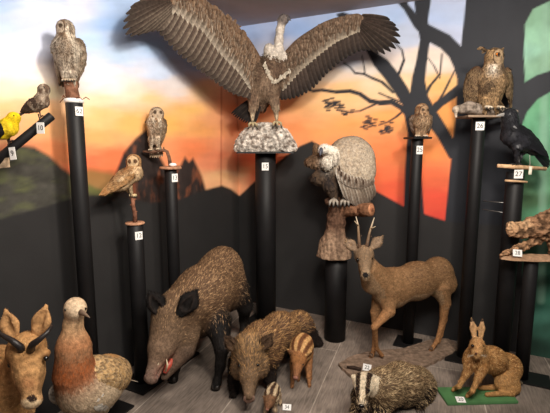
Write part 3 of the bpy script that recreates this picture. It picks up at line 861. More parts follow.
def make_young_boar():
    root = G(268, 372)
    t = thing('wild_boar', 'shaggy half-grown brown boar facing out with its snout near the floor', 'wild boar', root)
    B = Body(.0065, .05)
    br, dk, hd = (104, 76, 54), (38, 30, 26), (120, 96, 72)
    a, m, b = P(262, 348, 2.64), P(279.5, 334.5, 2.92), P(298, 330, 3.17)
    ax = b - a
    B.ell(a, (.15, .125, .155), br, ax, flow=ax); B.ell(m, (.19, .13, .155), br, ax, flow=ax); B.ell(b, (.15, .115, .14), br, ax, flow=ax + V(0, 0, -.1))
    B.cone(a + V(0, 0, .03), P(249, 350, 2.50), .125, .10, br, .05, flow=ax)
    s0, s1 = P(249, 351, 2.44), P(249, 394, 2.30)
    B.cone(s0, s0 * .45 + s1 * .55, .095, .062, hd, .04, flow=s0 - s1, cs_=.03)
    B.cone(s0 * .45 + s1 * .55, s1, .058, .032, (128, 104, 82), .02, flow=s0 - s1, cs_=.03)
    B.ell(P(239, 368, 2.42), (.05, .05, .075), hd, k=.03); B.ell(P(260, 367, 2.42), (.05, .05, .075), hd, k=.03)
    B.cone(P(251, 380, 2.42), P(250, 399, 2.34), .05, .022, (88, 70, 56), .02)
    F1 = [P(267, 362, 2.60), P(270, 378, 2.60), P(271, 388, 2.61), P(271, 391, 2.58)]
    F2 = [P(238, 362, 2.62), P(234, 382, 2.56), P(234, 394, 2.55), P(233, 400, 2.50)]
    H1 = [P(307, 337, 3.19), P(316, 342, 3.22), P(320, 347, 3.25), P(319, 349, 3.19)]
    H2 = [P(288, 345, 3.12), P(289, 352, 3.14), P(291, 357, 3.16), P(290, 359, 3.02)]
    for L in (F1, F2, H1, H2): L[-1] = V(L[-1][0], L[-1][1], .02)
    for L in (F1, F2): leg(B, L, [.065, .038, .024, .022], [dk, dk, dk], .025)
    for L in (H1, H2): leg(B, L, [.075, .045, .024, .022], [dk, dk, dk], .025)
    B.chain([P(309, 326, 3.13), P(314, 334, 3.18), P(314, 342, 3.18)], [.014, .01, .006], br)
    B.mesh()
    def paint(p, N, C):
        C = C.copy(); k = np.clip((.26 - p[:, 2]) / .10, 0, 1) * (p[:, 1] > 2.50)
        C = C * (1 - k[:, None]) + lin(dk) * k[:, None]
        e = np.min([np.linalg.norm(p - P(*q), axis=1) for q in ((238.5, 365, 2.36), (257.5, 364.5, 2.36))], 0)
        return C * np.clip(.45 + e / .05, .45, 1)[:, None]
    B.paint(paint)
    body = B.build('body', t); s = P(249, 400, 2.3)
    coat_ob(B, 'shaggy_coat', body, lambda mb: B.coat(mb, 26000, .044, .0026, .4, .45, .34, light=(206, 160, 106), lightp=.3, lmask=lambda p, N: p[:, 2] > .14 + rng.random(len(p)) * .14, lenfn=lambda p, N: np.clip(np.linalg.norm(p - s, axis=1) * 3.2 - .1, .12, 1) * np.clip(p[:, 2] * 4.5, .35, 1)), M['fur'])
    d = unit(P(249, 402, 2.26) - P(249, 390, 2.34)); c = P(249, 399, 2.285)
    mb = MB(); mb.tube([c - d * .016, c, c + d * .003], [.033, .034, .029], (150, 120, 104), 18); nd = mb.build('snout_disc', M['skin'], t)
    sd = unit(np.cross(d, V(0, 0, 1)))
    for q in (-1, 1):
        mb = MB(); mb.ball(c + d * .002 + sd * q * .012 + V(0, 0, .004), V(.006, .005, .006), (30, 20, 20), 6); mb.build('nostril', M['eye'], nd)
    eye(t, P(239, 365.5, 2.345), .0095); eye(t, P(257.6, 364.8, 2.345), .0095)
    for L in (F1, F2): hoof(t, V(L[-1][0], L[-1][1], 0), V(-.1, -1, 0), .021, .035)
    for L in (H1, H2): hoof(t, V(L[-1][0], L[-1][1], 0), V(-.5, -.8, 0), .021, .035)
    return t
young = make_young_boar()
for q in (((236, 350), (231.5, 344.5), (227, 338), 2.41), ((261, 349), (266, 343), (270.5, 336), 2.41)): pig_ear(young, q, .020, .029, (104, 82, 62), (72, 54, 40))

def piglet(label, feet, back_f, back_r, head, nose, r, base, ear_pts, dirv, hl=None, tail=True, cols=((150, 104, 66), (196, 152, 98), (84, 56, 38)), eyes=True, legc=(160, 112, 74), n=4500):
    t = thing('boar_piglet', label, 'piglet', base, 'striped boar piglets')
    B = Body(.0042, .025); b0, pale, dark = cols
    ax = back_r - back_f
    B.ell(back_f, (r * 1.3, r, r * 1.1), b0, ax, flow=ax); B.ell((back_f + back_r) / 2, (r * 1.45, r * .98, r * 1.1), b0, ax, flow=ax); B.ell(back_r, (r * 1.3, r * .95, r * 1.1), b0, ax, flow=ax)
    B.cone(back_f, head, r * .8, r * .66, b0, .02, flow=ax)
    B.cone(head, head * .45 + nose * .55, r * .66, r * .4, b0, .015, flow=head - nose); B.cone(head * .45 + nose * .55, nose, r * .38, r * .24, (140, 96, 70), .012, flow=head - nose)
    for e0, e1 in ear_pts:
        B.cone(e0, e1, r * .28, r * .1, (110, 76, 52), .006, (dirv, .5))
    for i, (hp, fp) in enumerate(feet):
        kn = hp * .45 + fp * .55 + dirv * (.008 if i < 2 else -.012)
        B.chain([hp, kn, fp + V(0, 0, .012)], [r * .42, r * .2, r * .15], legc, .015)
    if tail:
        B.chain([back_r - unit(dirv) * r * 1.1 + V(0, 0, r * .4), back_r - unit(dirv) * r * 1.5 + V(0, 0, -r * .5)], [.008, .004], b0)
    B.mesh()
    axu = unit(ax * V(1, 1, 0)); lat = V(-axu[1], axu[0], 0)
    def paint(p, N, C):
        q = p - (back_f + back_r) / 2; u = q @ lat / r; z = q[:, 2] / r
        an = np.arctan2(u, z + .25)
        al = q @ axu
        on = (al > -np.linalg.norm(ax) * .5 - r * 1.2) & (z > -.55)
        st = np.sin(an * 10.0 + .9 * np.sin(al * 20)) 
        C = C.copy()
        k1 = on & (st > .25); k2 = on & (st < -.35)
        C[k1] = lin(pale); C[k2] = lin(dark)
        return C
    B.paint(paint)
    body = B.build('body', t)
    coat_ob(B, 'fur', body, lambda mb: B.coat(mb, n * 2, .013, .0022, .25, .4, .2, droop=.1), M['fur'])
    d = unit(nose - head); mb = MB(); mb.tube([nose + d * r * .12, nose + d * r * .3], [r * .25, r * .22], (150, 104, 88), 12); mb.build('snout_disc', M['skin'], t)
    if eyes:
        sd = unit(np.cross(d, V(0, 0, 1))); up = np.cross(sd, d)
        for s in (-1, 1): eye(t, head * .68 + nose * .32 + sd * s * r * .47 + up * r * .22, r * .085)
    for hp, fp in feet: hoof(t, V(fp[0], fp[1], fp[2] * 0), unit(V(*nose[:2], 0) - V(*head[:2], 0)) if hl is None else hl, .009, .016)
    return t

def gz(px, py): return G(px, py)
piglet('ginger striped piglet standing square beside the half-grown boar',
       [(P(294, 362, 2.70), gz(292, 388)), (P(308, 361, 2.70), gz(309.5, 387)), (P(299, 353, 2.77), gz(298.5, 381)), (P(309, 352, 2.77), gz(310.5, 380))],
       P(300.5, 351, 2.68), P(302.5, 346, 2.74), P(298.5, 360, 2.585), P(296, 376, 2.50), .073, gz(302, 382),
       [(P(292, 353, 2.60), P(288, 350, 2.62)), (P(306, 354, 2.60), P(310.5, 352, 2.62))], V(-.05, -.9, -.2), cols=((158, 108, 66), (204, 160, 106), (108, 70, 44)))
piglet('tiny pale-legged striped piglet standing beside the small white 34 card',
       [(P(267.5, 399, 2.31), gz(264.5, 417)), (P(275, 399, 2.31), gz(275.5, 417)), (P(270, 396, 2.42), gz(270, 408)), (P(278.5, 395, 2.42), gz(280.5, 406))],
       P(271.5, 395.5, 2.33), P(273.5, 391, 2.42), P(269.5, 401, 2.27), P(267.5, 408.5, 2.225), .042, gz(272, 412),
       [(P(265.5, 398, 2.27), P(263, 396.5, 2.275)), (P(273.5, 398.5, 2.27), P(276, 397, 2.275))], V(-.1, -.9, 0), cols=((122, 90, 64), (206, 184, 150), (64, 46, 36)), eyes=True, legc=(184, 160, 130), n=2500)
cq = G(287, 411); o = card(None, cq + V(0, .012, .017), V(1, -.1, 0), V(0, .75, .62), .052, .036, '34', size=.8, org=cq)
tag(o, 'small white 34 card propped on the floor beside the tiny piglet', 'number card')

# ---------------- badger
def make_badger():
    root = G(396, 408)
    t = thing('badger', 'grizzled grey badger with black and white striped face', 'badger', root)
    B = Body(.0055, .05)
    gr, dk, wh = (112, 90, 66), (40, 31, 26), (222, 204, 176)
    a, m, b = P(384, 388, 2.34), P(401, 384, 2.44), P(416, 386, 2.53)
    ax = b - a
    B.ell(a, (.125, .11, .115), gr, ax, flow=ax); B.ell(m, (.15, .128, .128), gr, ax, flow=ax); B.ell(b, (.12, .118, .12), gr, ax, flow=ax + V(0, 0, -.3))
    B.cone(a, P(368, 384, 2.27), .10, .07, gr, .04, flow=ax)
    h0, h1 = P(363.5, 383, 2.235), P(361.5, 404, 2.12)
    B.cone(h0, h1, .055, .021, wh, .02, flow=h0 - h1, cs_=.008)
    B.ell(h0, (.055, .056, .05), wh, h1 - h0, k=.02)
    for e in ((353.8, 377), (373, 378.5)): B.ell(P(e[0], e[1], 2.25), (.018, .012, .018), dk, k=.006)
    L = [[P(362, 396, 2.30), P(359, 412, 2.24), V(*G(358, 420)[:2], .018)], [P(380, 398, 2.30), P(381, 412, 2.26), V(*G(380, 418)[:2], .018)],
         [P(418, 396, 2.48), P(424, 404, 2.48), V(*G(419, 408)[:2], .018)], [P(404, 392, 2.58), P(407, 398, 2.62), V(*G(404, 398)[:2], .018)]]
    for q in L: leg(B, q, [.062, .042, .03], [dk, dk], .025)
    B.chain([P(427, 390, 2.62), P(432, 395, 2.66)], [.035, .02], (150, 130, 104), .02)
    B.mesh()
    hd = unit(h1 - h0); lt = unit(np.cross(hd, V(0, 0, 1))); 
    def paint(p, N, C):
        C = C.copy(); q = p - h0; u = q @ lt; al = q @ hd; r2 = np.linalg.norm(q - al[:, None] * hd, axis=1)
        on = (al > -.055) & (r2 < .085) & (p[:, 1] < 2.30)
        w = .016
        blk = on & (np.abs(u) > w * (1 - al * 2)) & (np.abs(u) < .043 - al * .12) & (al < .135) & (N @ np.cross(lt, hd) * np.sign(np.cross(lt, hd)[1]) * -1 > -.35)
        C[on] = lin(wh); C[blk] = lin((44, 30, 24))
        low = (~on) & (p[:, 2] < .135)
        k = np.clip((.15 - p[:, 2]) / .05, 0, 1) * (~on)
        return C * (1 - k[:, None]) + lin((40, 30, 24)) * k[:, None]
    B.paint(paint)
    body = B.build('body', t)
    nm = lambda p: np.clip((np.linalg.norm(p - h0, axis=1) - .06) * 9, .14, 1)
    coat_ob(B, 'fur', body, lambda mb: B.coat(mb, 20000, .036, .0028, .24, .6, .24, light=(206, 178, 136), lightp=.30, lenfn=lambda p, N: nm(p)), M['fur'])
    mb = MB(); mb.ball(P(361.4, 406, 2.105), V(.017, .014, .013), (24, 18, 18), 8); mb.build('nose', M['eye'], t)
    for s in (-1, 1): eye(t, h0 * .55 + h1 * .45 + lt * s * .034 + np.cross(lt, hd) * np.sign(np.cross(lt, hd)[2]) * .024, .0075)
    for q in L:
        fr = V(q[-1][0], q[-1][1], 0); mb = MB()
        for i in range(4):
            c = fr + V(-.024 + i * .015, -.026, .012); mb.tube([c, c + V(-.003, -.022, -.002), c + V(-.004, -.034, -.010)], [.005, .004, .001], (70, 58, 48), 6)
        mb.build('claws', M['horn'], t)
    return t
badger = make_badger()
cq = G(367, 371, .022); o = card(None, cq + V(0, .004, .024), V(1, -.12, -.15), V(.1, .3, .9), .058, .046, '22', size=.75, org=cq)
tag(o, 'white number card leaning on the board behind the badger', 'number card')
mb = MB(); q0, q1 = G(347, 367, .034), G(361, 369.5, .036); mb.tube([q0, (q0 + q1) / 2 + V(0, 0, .006), q1], [.007, .012, .011], (56, 44, 38), 8)
tag(mb.build('dark_stick', M['bark'], None, org=q0 * V(1, 1, 0) + V(0, 0, .022)), 'short dark stick lying on the brown board left of the badger', 'stick')

# ---------------- hare on its green board
def make_hare():
    q = [G(436, 389.5), G(447.5, 406), G(518.5, 404), G(506, 389)]
    zt = .018
    v = [p + V(0, 0, .0005) for p in q] + [p + V(0, 0, zt) for p in q]
    f = [[3, 2, 1, 0], [4, 5, 6, 7]] + [[i, (i + 1) % 4, (i + 1) % 4 + 4, i + 4] for i in range(4)]
    c = sum(q) / 4
    bo = mesh_ob('display_board', v, f, M['green_paint'], None, np.tile(lin((70, 140, 70)), (8, 1)), False, c)
    bm = bmesh.new(); bm.from_mesh(bo.data); bmesh.ops.recalc_face_normals(bm, faces=bm.faces); bmesh.ops.bevel(bm, geom=bm.edges[:], offset=.003, segments=2, affect='EDGES'); bm.to_mesh(bo.data); bm.free()
    tag(bo, 'flat green painted board on the floor beneath the hare', 'board')
    qc = G(460.5, 400.5, zt); o = card(bo, qc + V(0, .0, .006), V(1, -.08, 0), V(0, .97, .22), .054, .046, '20', size=.75)
    root = c + V(0, 0, zt)
    t = thing('brown_hare', 'upright ginger-brown hare with tall ears on the green board', 'hare', root)
    B = Body(.0048, .035); B.zmin = zt + .0005
    br, lt, pale = (146, 100, 56), (178, 132, 82), (204, 166, 118)
    ch, md, rp = P(475.5, 360, 2.50), P(492, 360, 2.56), P(506.5, 369, 2.62)
    ax = rp - ch
    B.ell(ch, (.06, .058, .085), br, V(.3, .1, -1), flow=V(.4, .3, -1)); B.ell(md, (.12, .078, .088), br, ax, flow=ax); B.ell(rp, (.095, .088, .105), br, ax + V(0, 0, -.05), flow=ax + V(0, 0, -.08))
    B.ell(P(507, 383, 2.53), (.082, .04, .072), lt, V(.9, 0, -.3), flow=V(.3, 0, -1), k=.02)
    B.cone(ch + V(0, 0, .03), P(477, 350, 2.47), .062, .046, br, .03, flow=V(.1, .1, -1))
    h0, h1 = P(477.5, 344, 2.47), P(476.5, 354, 2.40)
    B.cone(h0, h1, .041, .025, (164, 116, 70), .02, flow=h0 - h1); B.ell(P(476.6, 354.5, 2.405), (.026, .026, .02), pale, k=.012)
    for bs, md_, tp in (((474.5, 338), (473.3, 328), (471.5, 318.5)), ((480.5, 338), (481.6, 329), (482.3, 319.5))):
        p0, p1, p2 = P(*bs, 2.50), P(*md_, 2.52), P(*tp, 2.54); n = V(.1, -1, 0)
        B.cone(p0, p1, .014, .022, lt, .006, (n, .5)); B.cone(p1, p2, .022, .008, (160, 118, 80), .006, (n, .5))
        B.cone(p0 * .6 + p1 * .4 + V(0, -.015, 0), p1 * .25 + p2 * .75 + V(0, -.013, 0), .011, .008, (216, 184, 150), .004, (n, .7), op='sub')
    F1 = [P(471, 364, 2.47), P(466, 374, 2.46), P(459, 386, 2.46), V(*G(455, 390, zt)[:2], zt + .012)]
    F2 = [P(482, 368, 2.46), P(478, 379, 2.43), P(472.5, 391, 2.41), V(*G(469, 396, zt)[:2], zt + .012)]
    for q_ in (F1, F2): leg(B, q_, [.040, .021, .012, .013], [br, lt, lt], .012)
    for L in (F1, F2): B.cone(L[-1], L[-1] + V(-.022, -.02, -.001), .014, .011, lt, .006)
    for a_, b_ in ((V(*G(511, 395, zt)[:2], zt + .016), V(*G(487, 396.5, zt)[:2], zt + .013)), (V(*G(497, 389.5, zt)[:2], zt + .016), V(*G(480, 390, zt)[:2], zt + .013))):
        B.cone(a_, b_, .021, .014, lt, .012)
    B.cone(P(512, 388, 2.54), V(*G(511, 395, zt)[:2], zt + .02), .05, .024, lt, .02, flow=V(0, 0, -1))
    B.ell(P(517.5, 386, 2.645), (.03, .025, .03), (220, 200, 170), k=.012)
    B.mesh()
    def paint(p, N, C):
        C = C.copy(); k = np.clip(vnoise(p[:, 0] * 40, p[:, 2] * 40 + p[:, 1] * 30, 41) * 3 - 1.2, 0, 1) * .45
        C = C * (1 - k[:, None]) + lin((206, 158, 100)) * k[:, None]
        e = P(472.8, 346, 2.43); C[np.linalg.norm(p - e, axis=1) < .012] *= .6
        tip = p[:, 2] > P(475, 321.5, 2.53)[2]; C[tip] = lin((60, 46, 38))
        return C
    B.paint(paint)
    body = B.build('body', t)
    coat_ob(B, 'fur', body, lambda mb: B.coat(mb, 20000, .016, .0022, .25, .4, .25, light=(222, 178, 120), lightp=.25, lenfn=lambda p, N: np.clip(1.6 - (p[:, 2] - .30) * 9, .35, 1) * np.clip((p[:, 2] - .0) * 7, .35, 1)), M['fur'])
    eye(t, P(472.6, 345.8, 2.422), .0098); eye(t, P(482.4, 346, 2.435), .0098)
    mb = MB(); mb.ball(P(476, 353.5, 2.375), V(.008, .006, .006), (90, 60, 50), 6); mb.build('nose', M['skin'], t)
    mb = MB()
    for s in (-1, 1):
        for i in range(4):
            p0 = P(476.2, 355, 2.385) + V(s * .012, 0, 0); mb.tube([p0, p0 + V(s * .05, -.015, .006 * (i - 1.5))], [.0007, .0003], (220, 210, 190), 4)
    mb.build('whiskers', M['fur'], t)
    return t
hare = make_hare()
# ------------------------------------------------------------------ birds
def frame(ax, out):
    a = unit(ax); o = unit(out - a * np.dot(out, a)); return a, o, np.cross(a, o)

def folded_wing(t, sh, tip, out, w, col, edge, bars=0, barcol=None, th=.16, npl=260, nq=9, plen=.2, h=.004, flight=None, edgek=.5, midk=0.0, midc=None, cov=0.66, name='wing'):
    """folded wing: a shaped shoulder overlaid with covert feathers and long flight feathers converging on the tip"""
    a, o, u = frame(tip - sh, out); L = np.linalg.norm(tip - sh)
    B = Body(h, .01)
    B.ell(sh + a * L * .33, (L * .40, w * th, w * .5), col, [a, o, u], flow=a)
    B.ell(sh + a * L * .62, (L * .36, w * th * .6, w * .30), col, [a, o, u], flow=a)
    B.mesh()
    fl = lin(flight if flight is not None else col)
    mb = MB(); mb.add(B.pts, B.quads.tolist(), B.C)
    for i in range(nq):
        k = i / (nq - 1)
        r0 = sh + a * L * (.38 + .16 * k) + u * w * (.42 * (1 - 2 * k)) * .8 + o * w * th * (.45 + .1 * (i % 2))
        q = tip - a * L * .20 * (abs(k - .35) * 1.3) + u * w * .13 * (1 - 2 * k) + o * w * th * .12
        mb.feather(r0, q, w * .22, o, fl * (.85 + .3 * rng.random()), fl * .55 + lin(edge) * .45, None, .03, .35)
    def colfn(p, N, C):
        if not bars: return C
        al = ((p - sh) @ a) / L
        st = np.sin(al * bars * 6.283 + 1.2 * np.sin(((p - sh) @ u) / w * 9))
        k = np.clip(st * 2, 0, 1)[:, None] * .7
        return C * (1 - k) + lin(barcol) * k
    B.plumes(mb, int(npl * 1.8), L * plen * .62, w * .14, .05, .28, .10, edge=edge, edgek=edgek, mid=midc if midc is not None else tuple(np.array(col) * .5), midk=midk if midc is not None else .5, colfn=colfn, mask=lambda p, N: (((p - sh) @ a) / L < cov) * 1.0 + .02)
    return mb.build(name, M['plume'], t)

def fan_tail(t, base, tip, out, w, n, col, edge, spread=.5, tipc=None, name='tail'):
    a, o, u = frame(tip - base, out); L = np.linalg.norm(tip - base); mb = MB()
    for i in range(n):
        k = (i / (n - 1) - .5) * 2
        mb.feather(base + u * w * .25 * k, base + a * L * (1 - .06 * k * k) + u * w * .5 * k * (1 + spread) + o * .002 * (i % 2), w * 1.9 / n + .006, o + u * k * .2, lin(col) * (.85 + .3 * rng.random()), lin(edge), lin(tipc) if tipc is not None else None, .03, .5)
    return mb.build(name, M['plume'], t)

def bird_foot(t, ankle, fwd, r, L, col, wrap=-.006, hip=None, name='foot', claw=(30, 26, 24)):
    """shank and four toes closing over what they stand on"""
    f = unit(fwd); sd = unit(np.cross(f, V(0, 0, 1))); mb = MB()
    if hip is not None: mb.tube([hip, hip * .4 + ankle * .6, ankle + V(0, 0, r)], [r * 1.7, r * 1.2, r], col, 10)
    for an in (-.5, 0, .5, math.pi):
        d = f * math.cos(an) + sd * math.sin(an); l = L * (.75 if an > 3 else 1)
        p0 = ankle + V(0, 0, r * .8)
        mb.tube([p0, p0 + d * l * .5 + V(0, 0, r * .25), p0 + d * l * .85 + V(0, 0, -r * .1), p0 + d * l + V(0, 0, wrap), p0 + d * l * 1.12 + V(0, 0, wrap - r)],
                [r, r * .9, r * .8, r * .55, r * .1], [col, col, col, claw, claw], 8)
    return mb.build(name, M['horn'], t)

def bill(t, base, tip, r, hook=0.0, col=(40, 38, 42), depth=1.2, name='beak', dn=V(0, 0, -1)):
    d = unit(tip - base); L = np.linalg.norm(tip - base); dn = unit(dn - d * np.dot(dn, d)); s_ = np.cross(d, dn)
    v, f, n = [], [], 7
    ns = 10
    for i in range(n):
        k = i / (n - 1); rr = r * (1 - k) ** .75 + r * .03; c = base + d * L * (k - .12 * k * k * (hook > 0)) + dn * hook * L * k * k
        for j in range(ns):
            an = 6.2832 * j / ns; v.append(c + s_ * math.cos(an) * rr * .75 + dn * math.sin(an) * rr * depth)
    for i in range(n - 1):
        for j in range(ns): f.append([i * ns + j, i * ns + (j + 1) % ns, (i + 1) * ns + (j + 1) % ns, (i + 1) * ns + j])
    f.append([(n - 1) * ns + j for j in range(ns)]); f.append(list(range(ns))[::-1])
    mb = MB(); mb.add(v, f, lin(col)); o = mb.build(name, M['horn'], t)
    bm = bmesh.new(); bm.from_mesh(o.data); bmesh.ops.recalc_face_normals(bm, faces=bm.faces); bm.to_mesh(o.data); bm.free()
    return o

def streaks(seed, col, amt, fx=60, fz=14):
    def fn(p, N, C):
        k = np.clip(vnoise(p[:, 0] * fx + p[:, 1] * fx * .7 + 50, p[:, 2] * fz + 50, seed) * 4 - 1.7, 0, 1)[:, None] * amt
        return C * (1 - k) + lin(col) * k
    return fn

# ---------------- owls
def owl(label, base, head, hr, face, chest, low, br, lowr, cols, wings, feet, tail=None, iris=None, npl=700, plen=.045, chest_fn=None, tufts=None, group=None, face_dark=(88, 72, 58), eye_r=.0, disc=True, legs=None, billc=(60, 56, 50), edgek=.55):
    """upright owl. head/chest/low are centres, face the direction of the face"""
    body_c, pale, dark = cols
    t = thing('owl', label, 'owl', base, group)
    B = Body(.0045 if hr < .05 else .006, .03)
    ax = low - chest
    B.cone(chest, low, br, lowr, body_c, .03, flow=ax); B.cone(head, chest, hr * .86, br * .8, body_c, .03, flow=V(0, 0, -1))
    B.ell(head, (hr, hr, hr * .98), body_c, k=.02, flow=V(0, .5, -.8))
    fc = unit(face)
    if legs is not None:
        for (a, b) in legs: B.cone(a, b, hr * .42, hr * .16, pale, .015, flow=V(0, 0, -1))
    if tufts:
        for (a, b) in tufts: B.cone(a, b, hr * .15, hr * .03, dark, .01, flow=b - a)
    B.mesh()
    fr = unit(np.cross(fc, V(0, 0, 1))); fu = np.cross(fr, fc)
    e1, e2 = head + fc * hr * .80 + fr * hr * .40 + fu * hr * .08, head + fc * hr * .80 - fr * hr * .40 + fu * hr * .08
    def paint(p, N, C):
        C = C.copy()
        if chest_fn is not None: C = chest_fn(p, N, C)
        if disc:
            q = unit_rows(p - head); g = q @ fc
            near = np.linalg.norm(p - head, axis=1) < hr * 1.25
            on = near & (g > .62)
            d = np.minimum(np.linalg.norm(p - e1, axis=1), np.linalg.norm(p - e2, axis=1)) / hr
            ring = near & (g > .54) & (g <= .64)
            C[on] = lin(pale) * .42 + lin(body_c) * .42
            k = on & (d < .30); C[k] = lin(face_dark) * .8
            C[ring] = lin(dark)
        return C
    B.paint(paint); body = B.build('body', t, M['skin'])
    npl = int(npl * 2.4); plen = plen * .62
    def nf(p, N):
        g = unit_rows(p - head) @ fc; near = np.linalg.norm(p - head, axis=1) < hr * 1.3
        return np.where(near & (g > .5), .04, 1.0)
    def lf(p, N): return np.where(np.linalg.norm(p - head, axis=1) < hr * 1.25, .55, 1.0)
    coat_ob(B, 'plumage', body, lambda mb: B.plumes(mb, npl, plen, plen * .45, .1, .45, .15, edge=pale, edgek=edgek, mid=dark, midk=.85, mask=nf, lenfn=lf, droop=.3), M['plume'])
    er = eye_r or hr * .17
    for e in (e1, e2): eye(t, e - fc * er * .4, er, M['amber'] if iris else None, fc, .62)
    bill(t, head + fc * hr * .88 - fu * hr * .12, head + fc * hr * 1.08 - fu * hr * .42, hr * .13, .3, billc)
    for w_ in wings: folded_wing(t, **w_)
    for (an, fw, r, L, c) in feet: bird_foot(t, an, fw, r, L, c)
    if tail: fan_tail(t, *tail)
    return t
def unit_rows(a): return a / (np.linalg.norm(a, axis=1)[:, None] + 1e-9)

# tall streaky owl on post 62
Y = 2.33
st_top = P(70.5, 81.5, Y)
mb = MB(); sb = T62 + V(-.004, 0, .0225)
r_ = np.random.default_rng(2)
mb.tube([sb, sb * .5 + st_top * .5, st_top - V(0, 0, .003), st_top], [.036, .033, .035, .031], [(120, 84, 66)] * 4, 18)
o = mb.build('wooden_stump', M['bark'], None, org=sb); tag(o, 'short round brown stump standing on the post numbered 62', 'stump')
g1 = (138, 112, 88)
owl('tall grey-brown streaked owl on the brown stump of post 62', st_top, P(65.3, 28.5, Y), .043, V(-.5, -.8, -.02), P(67, 50, Y), P(69, 71, Y + .01), .072, .044,
    (g1, (222, 206, 184), (84, 66, 52)),
    [dict(sh=P(56.5, 41, Y), tip=P(60, 85, Y + .05), out=V(-.8, -.55, 0), w=.10, col=(118, 96, 76), edge=(206, 190, 168), bars=5, barcol=(190, 172, 150), th=.2),
     dict(sh=P(78.5, 41, Y), tip=P(75.5, 85, Y + .05), out=V(.8, -.55, 0), w=.10, col=(118, 96, 76), edge=(206, 190, 168), bars=5, barcol=(190, 172, 150), th=.2)],
    [(P(67.2, 81.5, Y - .02), V(-.1, -1, 0), .007, .03, (200, 178, 150)), (P(73.5, 81.5, Y - .02), V(.1, -1, 0), .007, .03, (200, 178, 150))],
    (P(69, 72, Y + .06), P(69, 88, Y + .06), V(0, 1, .2), .07, 7, (110, 90, 72), (170, 150, 128)), npl=900, plen=.042, chest_fn=lambda p, N, C: streaks(3, (236, 222, 200), .85, 60, 22)(p, N, streaks(5, (70, 52, 40), .8, 60, 16)(p, N, C)),
    legs=[(P(66.5, 74, Y - .015), P(67.2, 81, Y - .02)), (P(72.5, 74, Y - .015), P(73.5, 81, Y - .02))])

# owl leaning on the stick of post 12
Y = 2.68
s0, s1 = T12 + V(0, 0, .0122), P(133.2, 196, Y)
mb = MB(); mb.tube([s0, s0 * .7 + s1 * .3 + V(.004, 0, 0), s0 * .35 + s1 * .65 - V(.005, 0, 0), s1], [.015, .013, .0125, .013], [(96, 66, 52), (112, 76, 60), (120, 80, 62), (150, 104, 82)], 10)
for k, (dx, dz) in ((.35, (.02, .012)), (.6, (-.022, .014)), (.8, (.018, .016))):
    q = s0 * (1 - k) + s1 * k; mb.tube([q, q + V(dx, -.006, dz)], [.006, .003], (128, 84, 64), 6)
tag(mb.build('upright_stick', M['bark'], None, org=s0), 'knotty upright stick on the wooden disc of post 12', 'stick')
def leaning_owl():
    t = thing('owl', 'buff-brown owl leaning with a pale round face, on the knotty stick of post 12', 'owl', s1)
    B = Body(.0048, .03); bf, pl, dk = (176, 132, 88), (226, 198, 158), (104, 74, 48)
    ch, lo, tl = P(134, 173, Y - .02), P(120, 183, Y - .08), P(106.5, 191, Y - .15); hd = P(133.7, 161.5, Y - .02)
    B.cone(ch, lo, .052, .046, bf, .03); B.cone(lo, tl, .046, .02, bf, .03); B.cone(hd, ch, .038, .046, bf, .02); B.ell(hd, .043, bf, k=.02, flow=V(-.3, .5, -.7))
    B.cone(P(129, 184, Y - .03), P(131.5, 193, Y - .02), .02, .009, pl, .012); B.cone(P(125, 186, Y - .02), P(131, 194, Y + .015), .02, .009, pl, .012)
    B.mesh(); fc = unit(V(.12, -.93, .05)); fr = unit(np.cross(fc, V(0, 0, 1))); fu = np.cross(fr, fc); hr = .043
    e1, e2 = hd + fc * hr * .84 + fr * hr * .36, hd + fc * hr * .84 - fr * hr * .36
    def paint(p, N, C):
        C = C.copy(); q = unit_rows(p - hd); g = q @ fc; near = np.linalg.norm(p - hd, axis=1) < hr * 1.2
        C[near & (g > .64)] = lin((204, 172, 132)); C[near & (g > .52) & (g <= .64)] = lin(dk)
        d = np.minimum(np.linalg.norm(p - e1, axis=1), np.linalg.norm(p - e2, axis=1)); C[near & (g > .6) & (d < hr * .32)] = lin((92, 66, 46))
        ch_ = (p[:, 2] < hd[2] - .03) & (N[:, 0] > .25); C[ch_] = C[ch_] * .4 + lin(pl) * .6
        return C
    B.paint(paint); body = B.build('body', t)
    coat_ob(B, 'plumage', body, lambda mb: B.plumes(mb, 1300, .022, .011, .1, .22, .15, edge=pl, edgek=.4, mid=dk, midk=.7, mask=lambda p, N: np.where((np.linalg.norm(p - hd, axis=1) < hr * 1.25) & (unit_rows(p - hd) @ fc > .48), .03, 1.), lenfn=lambda p, N: np.where(np.linalg.norm(p - hd, axis=1) < hr * 1.2, .5, 1.)), M['plume'])
    for e in (e1, e2): eye(t, e - fc * .004, .0072)
    bill(t, hd + fc * hr * .9 - fu * .004, hd + fc * hr * 1.06 - fu * .02, .0055, .3, (70, 60, 48))
    folded_wing(t, P(133.5, 172, Y - .055), P(99, 196, Y - .20), V(-.2, -1, .2), .080, (168, 120, 74), (216, 180, 130), 7, (104, 70, 44), .16, 330)
    folded_wing(t, P(134, 168, Y + .03), P(103, 193, Y - .14), V(.25, 1, .25), .085, (168, 124, 80), (216, 186, 140), 6, (112, 80, 52), .14, 150)
    fan_tail(t, P(112, 188, Y - .12), P(101, 196.5, Y - .175), V(-.3, -.3, .9), .055, 7, (160, 118, 76), (206, 172, 124), .2)
    for q in (V(-.005, -.010, .004), V(-.004, .010, .004)): bird_foot(t, s1 + q, V(1, -.2, 0), .0048, .022, (206, 184, 140), -.014)
    return t
leaning_owl()

